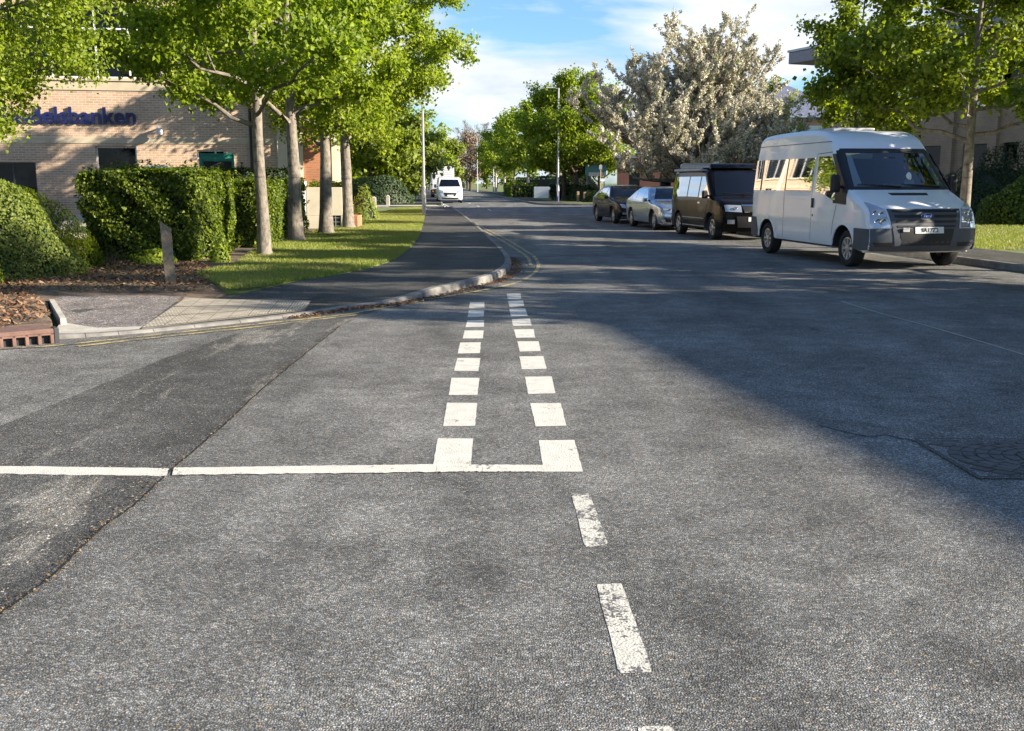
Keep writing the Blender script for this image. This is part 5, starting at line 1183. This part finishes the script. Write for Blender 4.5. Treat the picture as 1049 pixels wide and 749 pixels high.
# wall light with its bracket
mb = MB(); x = lx(168); mb.lathe([(.001,0),(.085,.0),(.10,.04),(.10,.20),(.06,.24),(.001,.25)], 'z', 16, (x, -.30, 3.08)); w = mb.build('wall_light', M['frame_w'], bank, smooth=40)
mb = MB(); mb.tube([(x,-.02,3.30),(x,-.30,3.34)], .03, 8); mb.build('bracket', M['frame_w'], w)
# lettering
me = text_mesh('Handelsbanken', .50, .025, .010); me.materials.append(M['navy'])
xs = [v.co.x for v in me.vertices]; wid = max(xs)-min(xs); tgt = .91*(lx(139)-lx(56))/ (6.72/13.0); scl = tgt/wid
ys_ = [v.co.y for v in me.vertices]; zs_ = .53/(max(ys_)-min(ys_))
for v in me.vertices: v.co = ((v.co.x-max(xs))*scl+lx(143.5), -.05-v.co.z, 3.42+v.co.y*zs_)
t = bpy.data.objects.new('lettering', me); C.objects.link(t); t.parent = bank
# bay in orange brick standing forward at the right end, with cream piers and tall windows
B0, B1 = lx(308), lx(346); yb_ = -.35
mb = MB(); mb.box(E+.025, B0-.002, .25, .32, 0, H_-.3); mb.build('link_wall', M['brick'], bank)
bops = [(lx(331)+.03, lx(337.5)+.06, 1.2, 3.3), (lx(331)+.03, lx(337.5)+.06, 4.8, 7.0)]
mb = MB(); wall_with_openings(mb, B0+.12, B1-.18, 0, H_-.1, bops, yb_); mb.build('bay_wall', M['redbrick'], bank)
for o in bops: window(bank, *o, yb_, M['frame_w'], M['pane'])
for a, b in ((B0, B0+.118), (B1-.178, B1)):
    mb = MB(); mb.box(a, b, yb_-.06, .3, 0, H_-.1); mb.build('pier', M['cream'], bank)
# east side: runs back along the road, two rows of wide windows, cream piers between
side = MB(); eo = []
for k in range(6):
    a = 1.2+k*3.9; eo += [(a, a+2.9, 1.0, 3.05), (a, a+2.9, 3.85, 5.6)]
sv = MB(); wall_with_openings(sv, 0, 25, 0, H_, eo)
def east(o):                                                  # turn a piece so that it faces the road, starting at the bay
    o.location = (B1, .3, 0) if o.parent == bank else o.location; o.rotation_euler = (0,0,R(90)) if o.parent == bank else o.rotation_euler; return o
east(sv.build('side_wall', M['brick'], bank))
for o in eo: east(window(bank, *o, 0, M['frame_w'], M['pane'], mull=[o[0]+.97, o[0]+1.93], sill=M['stone']))
mb = MB(); mb.box(0, 25, -.022, -.001, 3.2, 3.4); mb.box(0, 25, -.03, -.001, 5.9, 6.2); east(mb.build('string_course', M['stone'], bank))
for k in range(6):
    mb = MB(); mb.box(.5+k*3.9, .9+k*3.9, -.12, -.001, 0, H_-.2); east(mb.build('pier', M['cream'], bank))
mb = MB(); mb.add([(-24,.0,0),(-24,25,0),(B1,25.3,0),(-24,0,H_),(-24,25,H_),(B1,25.3,H_)], [(0,3,4,1),(1,4,5,2)]); mb.build('rear_wall', M['brick'], bank)
rx0, rx1, ry0, ry1 = -24.5, B1+.5, -.75, 25.8; hz = H_+2.6
mb = MB(); mb.add([(rx0,ry0,H_),(rx1,ry0,H_),(rx1,ry1,H_),(rx0,ry1,H_),(rx0+9,12.5,hz),(rx1-9,12.5,hz)], [(0,1,5,4),(1,2,5),(2,3,4,5),(3,0,4),(3,2,1,0)]); rf = mb.build('roof', M['roof_brown'], bank)
mb = MB(); mb.box(rx0, rx1, ry0-.04, ry0-.005, H_-.22, H_+.05); mb.box(rx1+.005, rx1+.04, ry0, ry1, H_-.22, H_+.05); mb.build('fascia', M['fascia'], rf)
# ---- right-hand office with the wide eave
A_ = P(849,187,57); dv = Vector((P(1062,187,44).x-A_.x, 44-57, 0)); an = math.atan2(dv.y, dv.x)
off = thing('office_building', 'pinkish brick office with a wide grey overhanging eave behind the right-hand trees', 'building', (A_.x, 57, 0), an)
LW = 26
oo = [(.35,2.6,4.9,7.2),(3.3,6.6,4.9,7.2),(7.4,10.6,4.9,7.2),(5.2,8.2,.2,3.3),(9.6,11.0,.2,3.3),(11.9,12.7,.2,3.3),(13.6,17.6,.4,3.3),(11.4,14.6,4.9,7.2),(19,22,.4,3.3),(16,20,4.9,7.2)]
mb = MB(); wall_with_openings(mb, 0, LW, 0, 8.0, oo, 0, .2); mb.build('wall', M['pinkbrick'], off)
for i, o in enumerate(oo): window(off, *o, 0, M['frame_d'] if i > 2 else M['fascia'], M['pane'] if i > 2 else M['panelight'], mull=[(o[0]+o[1])/2] if o[1]-o[0] > 1.5 else (), trans=[o[2]+(o[3]-o[2])*.7], depth=.2, fw=.09)
mb = MB(); mb.add([(0,0,0),(0,14,0),(LW,14,0),(LW,0,0),(0,0,8),(0,14,8),(LW,14,8),(LW,0,8)], [(0,4,5,1),(1,5,6,2),(2,6,7,3)]); mb.build('end_wall', M['pinkbrick'], off)
mb = MB(); mb.box(-2.0, LW+1, -1.6, 15, 8.01, 8.62); rf = mb.build('roof', M['fascia'], off, bevel=.03)
mb = MB(); mb.box(-2.06, LW+1.06, -1.66, 15.06, 8.63, 8.75); mb.build('roof_edge', M['steel'], rf)
for k in (8.75, 11.35, 13.0, 18.2):
    mb = MB(); mb.box(k, k+.32, -.18, -.002, 0, 7.9); mb.build('pier', M['pinkbrick'], off)
# ---- slate-roofed house behind the minibus
hp = P(822,187,86); hs = thing('slate_house', 'low building with a pale slate roof seen above the minibus roof', 'building', (hp.x, 86, 0), R(-16))
ez, rz_ = 6.9, 9.9
ho = [(-3.2,-.4,4.2,6.2),(.2,2.4,4.2,6.2)]
mb = MB(); wall_with_openings(mb, -5, 4.2, 0, ez, ho); mb.add([(-5,0,0),(-5,9,0),(4.2,9,0),(4.2,0,0),(-5,0,ez),(-5,9,ez),(4.2,9,ez),(4.2,0,ez)], [(0,4,5,1),(1,5,6,2),(2,6,7,3)]); mb.build('wall', M['pinkbrick'], hs)
for o in ho: window(hs, *o, 0, M['frame_w'], M['panelight'], mull=[(o[0]+o[1])/2])
mb = MB(); mb.add([(-5.4,-.5,ez-.1),(4.6,-.5,ez-.1),(4.6,9.5,ez-.1),(-5.4,9.5,ez-.1),(-2.2,4.5,rz_),(-1.8,4.5,rz_)], [(0,1,5,4),(1,2,5),(2,3,4,5),(3,0,4),(3,2,1,0)]); rf = mb.build('roof', M['roof_slate'], hs)
mb = MB(); mb.box(-5.4,4.6,-.62,-.51,ez-.26,ez-.08); mb.build('gutter', M['frame_d'], rf)
# ---- red-brick building behind the cherry tree
rp = P(632,187,80); rb = thing('brick_building', 'low dark red brick building behind the cherry tree and parked saloons', 'building', (rp.x, 80, 0), R(-8))
ro = [(.9+k*2.4, 1.75+k*2.4, .7, 2.6) for k in range(6)]
mb = MB(); wall_with_openings(mb, 0, 16, 0, 3.4, ro); mb.add([(0,0,0),(0,9,0),(16,9,0),(16,0,0),(0,0,3.4),(0,9,3.4),(16,9,3.4),(16,0,3.4)], [(0,4,5,1),(1,5,6,2),(2,6,7,3)]); mb.build('wall', M['darkbrick'], rb)
for o in ro: window(rb, *o, 0, M['frame_d'], M['pane'])
mb = MB(); mb.box(11.95,12.45,-.05,-.002,0,3.3); mb.build('pale_post', M['cream'], rb)
mb = MB(); mb.box(-.3,16.3,-.3,9.3,3.405,3.65); mb.build('roof', M['fascia'], rb)
# ---- long office beside the camera on the right: its eave throws the long straight shadow edge on the road
nb = thing('office_building', 'long plain brick office standing close beside the right pavement, nearest the camera', 'building', (20.9, 8.5, 0), R(-79.2))
no = [(1.5+k*3.6, 3.9+k*3.6, zz, zz+1.7) for k in range(9) for zz in (1.0, 4.6)]
mb = MB(); wall_with_openings(mb, 0, 34, 0, 7.4, no); mb.build('wall', M['brick'], nb)
for o in no: window(nb, *o, 0, M['frame_w'], M['pane'], mull=[(o[0]+o[1])/2])
mb = MB(); mb.add([(0,0,0),(0,12,0),(34,12,0),(34,0,0),(0,0,7.4),(0,12,7.4),(34,12,7.4),(34,0,7.4)], [(0,4,5,1),(1,5,6,2),(2,6,7,3)]); mb.build('end_wall', M['brick'], nb)
mb = MB(); mb.box(-.6,34.6,-.6,12.6,7.41,7.85); mb.build('roof', M['fascia'], nb)
# ------------------------------------------------------------------ street furniture and small things
def lamp(label, px, Y, h, arm=.9, r=.085, base=0, side=-1, mat='lampgrey', g='street lamps along the road', swan=False, basemat=None):
    p = P(px, 187, Y); root = thing('street_lamp', label, 'street lamp', (p.x, Y, 0), 0, g); mb = MB()
    mb.tube([(0,0,0),(0,0,1.4),(0,0,1.42),(0,0,h)], [r*1.25,r*1.25,r*.85,r*.55], 12); mb.build('column', M[mat], root, smooth=50)
    mb = MB(); 
    if swan: mb.tube([(0,0,h),(side*.1,0,h+.25),(side*.4,0,h+.42),(side*arm,0,h+.45)], [.045,.04,.035,.03], 8)
    else: mb.tube([(0,0,h-.05),(side*arm*.5,0,h+.03)], [.035,.03], 8)
    mb.build('arm', M[mat], root)
    mb = MB(); z = h+(.45 if swan else .03); x = side*arm*(1 if swan else .5)
    mb.add([(x+side*a, b, z+c) for a, b, c in ((0,-.07,-.03),(0,.07,-.03),(.55,.12,-.03),(.55,-.12,-.03),(0,-.06,.06),(0,.06,.06),(.5,.08,.06),(.5,-.08,.06))], [(0,1,2,3),(4,7,6,5),(0,4,5,1),(1,5,6,2),(2,6,7,3),(3,7,4,0)])
    mb.build('lantern', M['steel'], root, bevel=.02); mb = MB(); mb.box(-.05,.05,-r*1.28,-r*1.2,.5,1.0); mb.build('access_door', M[mat], root)
    if basemat: mb = MB(); mb.lathe([(r*1.27,0),(r*1.27,.9)], 'z', 14); mb.build('painted_base', basemat, root)
lamp('pale grey lamp column on the lawn edge, its head hidden in the maple crown', 434, 46.4, 7.6, r=.075, mat='lampgrey')
lamp('tallest street lamp, white column in front of the tall dense green tree', 571.5, 81, 8.75, side=-1, mat='steel', basemat=M['navy'], r=.10)
lamp('slim pale street lamp in front of the pale-trunked trees', 505.5, 150, 9.1, mat='steel')
lamp('grey street lamp by the dark trees at the far right of the road', 489, 168, 8.7, mat='steel')
lamp('thin grey street lamp rising between the box lorry and the purple-brown tree', 469.5, 185, 7.6, mat='lampgrey')
lamp('short street lamp above the roof of the box lorry', 454, 140, 6.1, mat='steel')
lamp('curved swan-neck street lamp beside the yellow-green spreading tree', 403.5, 84, 3.9, arm=.8, swan=True, mat='steel')
lamp('thin pale pole left of the box lorry among the green trees', 425.5, 92, 4.7, mat='steel', r=.06)
# slanted post
px_, py_ = G(175,290,.1); sp_ = MB(); w = .075
sp_.add([(-w,-w,-.05),(w,-w,-.05),(w,w,-.05),(-w,w,-.05),(-w,-w,.92),(w,-w,.79),(w,w,.79),(-w,w,.92)], [(3,2,1,0),(4,5,6,7),(0,1,5,4),(1,2,6,5),(2,3,7,6),(3,0,4,7)])
o = sp_.build('marker_post', M['timber'], None, loc=(px_, py_, .1), bevel=.008); o.rotation_euler = (0,R(-2),R(18)); tag(o, 'weathered square post with a slanted top in front of the long hedge', 'post')
for i, (px, py, lab) in enumerate([(383.5,213.2,'short pale bollard on the left, before the dark rounded hedge'), (397.5,210.3,'short pale bollard on the right, before the dark rounded hedge')]):
    gx_, gy_ = G(px, py, .06); mb = MB(); mb.box(-.11,.11,-.11,.11,0,.62); mb.add([(-.11,-.11,.62),(.11,-.11,.62),(.11,.11,.62),(-.11,.11,.62),(-.02,0,.70),(.02,0,.70)], [(0,1,5,4),(1,2,5),(2,3,4,5),(3,0,4)])
    tag(mb.build('bollard', M['concrete'], None, loc=(gx_, gy_, .05)), lab, 'bollard', 'bollards by the driveway')
flat('driveway', [(-9,74),(-5.4,72.8),(-4.6,66.9),(-8,67.8),(-24,68.4),(-24,74)], .012, M['concrete'])
for px, py, lab, h in [(592,207,'pale timber bollard on the verge below the dense green tree',.8),(563,204,'timber bollard on the far verge by the white wall',.8)]:
    gx_, gy_ = G(px, py, .1); mb = MB(); mb.box(-.09,.09,-.09,.09,0,h); tag(mb.build('bollard', M['timber_y'], None, loc=(gx_, gy_, .1), bevel=.02), lab, 'bollard')
# white enclosure and planter under the bay
pe = P(333,187,33.0); en = thing('plant_enclosure', 'white panelled enclosure with dark grid vent and plants on top by the bay', 'enclosure', (pe.x, 33.1, .1), R(4))
mb = MB(); mb.box(-.62,.52,-.1,.75,.42,1.32); mb.box(-.62,-.05,-.1,.75,.0,.419); mb.box(.46,.52,-.1,.75,0,.419); mb.build('panel', M['cream'], en, bevel=.012)
mb = MB(); mb.box(-.045,.455,-.06,-.02,.02,.41); vn = mb.build('vent', M['black'], en)
mb = MB()
for k in range(4): mb.box(-.04+k*.16,-.025+k*.16,-.075,-.061,.02,.41)
for k in range(3): mb.box(-.045,.455,-.079,-.076,.08+k*.13,.095+k*.13)
mb.build('grid', M['steel'], vn)
mb = MB(); mb.box(-.86,-.64,-.12,.5,0,1.5); mb.build('side_panel', M['sign_white'], en, bevel=.01)
g2 = np.random.default_rng(9); nn = 1400; pp = np.c_[g2.uniform(-.55,.5,nn), g2.uniform(0,.7,nn), 1.32+np.abs(g2.normal(0,.08,nn))]
leaf_cloud('plants', pp, np.tile([0,0,1.0],(nn,1)), .07, M['far_leaf'], en, 5)
wp_ = P(352,187,33.4); mb = MB(); mb.box(-.95,.38,-.05,.9,0,.40); tag(mb.build('planter_wall', M['redbrick'], None, loc=(wp_.x+.0, 33.75, .1), bevel=.01), 'low orange brick planter wall behind the farthest maple trunk', 'planter')
# green steel cage by the bank door
pc = P(229,187,31.6); cg = thing('steel_cage', 'green painted steel cage with an open front beside the bank doorway', 'cage', (pc.x, 31.6, .1), R(14)); mb = MB()
for x in (-.62,.30):
    for y in (0,.8): mb.box(x-.035,x+.035,y-.035,y+.035,0,2.28)
mb.box(-.66,.34,-.04,.84,2.281,2.34); mb.box(-.58,.26,.78,.82,0,.10); mb.box(-.58,.26,-.03,.03,2.10,2.28); mb.build('frame', M['green_steel'], cg, bevel=.006)
mb = MB()
for k in range(9): mb.box(.29,.31,.06+k*.09,.085+k*.09,.05,2.2)
for k in range(12): mb.box(.284,.316,.04,.78,.1+k*.18,.13+k*.18)
mb.box(.28,.32,.04,.78,.0,.9); mb.build('mesh_side', M['green_steel'], cg)
mb = MB(); mb.box(-.585,.265,.74,.77,.02,2.2); mb.build('back_panel', M['frame_d'], cg)
mb = MB(); mb.box(-.5,.15,.15,.7,.02,1.5); mb.build('stored_boxes', M['frame_d'], cg, bevel=.03)
# white cabinet behind the long hedge
pw = P(160,187,29.0); mb = MB(); prof = [(-.42,0),(.42,0),(.42,1.78),(.36,1.90),(.22,1.95),(-.22,1.95),(-.36,1.90),(-.42,1.78)]
n = len(prof); mb.add([(x,0,z) for x, z in prof]+[(x,.6,z) for x, z in prof], [tuple(range(n)), tuple(reversed(range(n,2*n)))]+[(i,n+i,n+(i+1)%n,(i+1)%n) for i in range(n)])
cb_ = thing('cabinet', 'white metal cabinet with a rounded top just showing over the long dark hedge', 'cabinet', (pw.x, 29, .1), R(6)); mb.build('case', M['sign_white'], cb_, bevel=.015)
mb = MB(); mb.box(-.36,.36,-.012,-.002,.1,1.72); dr2 = mb.build('door', M['steel'], cb_); mb = MB(); mb.box(.26,.30,-.04,-.013,.9,1.1); mb.build('handle', M['black'], dr2)
# bank wall steps between bush and hedge
ps = P(88,187,27.5); stp = thing('garden_steps', 'pale concrete steps half hidden between the big bush and the long hedge', 'steps', (ps.x, 27.2, .1), R(8)); mb = MB()
for k in range(4): mb.box(-1.2,1.2,k*.32,1.4,k*.15+.001*k,(k+1)*.15)
mb.build('treads', M['concrete'], stp, bevel=.01)
# far right: site board, sign post, white wall, low wall
pb = P(610,187,84); bs = thing('site_board', 'blue and white site board on two thin posts near the red brick building', 'sign', (pb.x, 84, .1), R(-8)); mb = MB(); mb.box(-.85,.85,-.03,.03,2.05,2.95); bo = mb.build('board', M['sign_blue'], bs)
mb = MB(); mb.box(-.55,.84,-.036,-.031,1.98,2.28); mb.build('white_strip', M['sign_white'], bo)
for x in (-.7,.7): mb = MB(); mb.tube([(x,.06,0),(x,.06,2.9)], .04, 8); mb.build('post', M['steel'], bs)
pg = P(615,187,74.5); sg_ = thing('road_sign', 'slim post with two small pale plates at the corner by the black saloon', 'sign', (pg.x, 74.5, .1)); mb = MB(); mb.tube([(0,0,0),(0,0,2.75)], .04, 8); mb.build('post', M['timber_y'], sg_); mb = MB(); mb.box(-.02,.30,-.06,-.045,1.55,1.75); mb.build('plate', M['sign_white'], sg_); mb = MB(); mb.box(-.11,.11,-.06,-.045,2.4,2.7); mb.build('plate', M['steel'], sg_)
pl = P(556,187,100); mb = MB(); mb.box(-.85,.85,-.1,.1,0,1.05); tag(mb.build('white_wall', M['sign_white'], None, loc=(pl.x, 100, .1), bevel=.02), 'low white wall end catching the sun on the far right verge', 'wall').rotation_euler = (0,0,R(-10))
pl = P(616,187,78.5); mb = MB(); mb.box(-1.3,1.3,-.12,.12,0,.75); tag(mb.build('low_wall', M['pinkbrick'], None, loc=(pl.x, 79.2, .1), bevel=.02), 'low pinkish brick wall under the blue site board', 'wall')
pu = P(574,187,118); wb = thing('white_unit', 'pale rendered unit half hidden behind the dense green tree', 'building', (pu.x+1.2, 122, .1)); mb = MB(); wall_with_openings(mb, -2, 2, 0, 2.9, [(-1.5,.5,.8,2.3)]); mb.add([(-2,0,0),(-2,6,0),(2,6,0),(2,0,0),(-2,0,2.9),(-2,6,2.9),(2,6,2.9),(2,0,2.9)], [(0,4,5,1),(1,5,6,2),(2,6,7,3)]); mb.build('wall', M['concrete'], wb); window(wb, -1.5,.5,.8,2.3, 0, M['frame_d'], M['pane']); mb = MB(); mb.box(-2.2,2.2,-.2,6.2,2.905,3.1); mb.build('roof', M['fascia'], wb)
# iron railing on the left far pavement, beyond the driveway
pr = P(436,187,86); fn = thing('railing', 'pale palisade fence left of the box lorry', 'fence', (pr.x-.6, 86, .1), R(95)); mb = MB()
for k in range(40): mb.box(k*.16, k*.16+.07, -.02, .0, 0, 1.7)
mb.build('pales', M['steel'], fn); mb = MB(); mb.box(0,6.4,.001,.04,.35,.42); mb.box(0,6.4,.001,.04,1.35,1.42); mb.build('rails', M['steel'], fn)
# ------------------------------------------------------------------ light
AZ, EL = R(14), R(21)
sun = bpy.data.lights.new('sun', 'SUN'); sun.energy = 5.0; sun.angle = R(.6); sun.color = (1, .895, .745)
so = bpy.data.objects.new('sun', sun); C.objects.link(so)
sd = Vector((math.cos(EL)*math.cos(AZ), -math.cos(EL)*math.sin(AZ), math.sin(EL)))
so.rotation_euler = sd.to_track_quat('Z', 'Y').to_euler(); so.location = sd*60
W_ = bpy.data.worlds.new('World'); sc.world = W_; W_.use_nodes = True; nt = W_.node_tree; nt.nodes.clear()
out = nt.nodes.new('ShaderNodeOutputWorld'); bg = nt.nodes.new('ShaderNodeBackground'); nt.links.new(bg.outputs[0], out.inputs[0])
sky = nt.nodes.new('ShaderNodeTexSky'); sky.sky_type = 'NISHITA'; sky.sun_disc = False; sky.sun_elevation = EL; sky.sun_rotation = R(90)+AZ; sky.air_density = 1.0; sky.dust_density = .6; sky.ozone_density = 1.6
tc = nt.nodes.new('ShaderNodeTexCoord'); sx = nt.nodes.new('ShaderNodeSeparateXYZ'); nt.links.new(tc.outputs['Generated'], sx.inputs[0])
def mth(op, a, b):
    n = nt.nodes.new('ShaderNodeMath'); n.operation = op
    for s_, v in ((n.inputs[0], a), (n.inputs[1], b)):
        if isinstance(v, (int, float)): s_.default_value = v
        else: nt.links.new(v, s_)
    return n.outputs[0]
zz = mth('ADD', mth('MAXIMUM', sx.outputs[2], 0.0), .22)
cv = nt.nodes.new('ShaderNodeCombineXYZ'); nt.links.new(mth('DIVIDE', sx.outputs[0], zz), cv.inputs[0]); nt.links.new(mth('DIVIDE', sx.outputs[1], zz), cv.inputs[1]); cv.inputs[2].default_value = 3.7
cl1 = noise(nt, cv.outputs[0], 1.35, 7, .52, .3); cl2 = noise(nt, cv.outputs[0], 3.1, 6, .55)
fac = ramp(nt, cl1, [(.43, 0.0), (.55, 1.0)])
ccol = ramp(nt, cl2, [(.3, (3.6, 4.0, 4.7)), (.7, (5.6, 5.8, 6.2))])
low = ramp(nt, sx.outputs[2], [(.20, 1.0), (.42, 0.0)])
fac = mth('MULTIPLY', fac, low)
tint = ramp(nt, sx.outputs[2], [(.15, (.62, .85, 1.12)), (.35, (.82, .95, 1.13))])
blue = mixc(nt, 1, sky.outputs[0], tint, 'MULTIPLY')
mixed = mixc(nt, fac, blue, ccol)
nt.links.new(mixed, bg.inputs[0]); bg.inputs[1].default_value = .075
sc.view_settings.view_transform = 'Standard'; sc.view_settings.look = 'None'; sc.view_settings.gamma = 1; sc.view_settings.exposure = 1.52
sc.render.engine = 'CYCLES'; sc.cycles.max_bounces = 6; sc.cycles.transparent_max_bounces = 8; sc.cycles.use_denoising = True
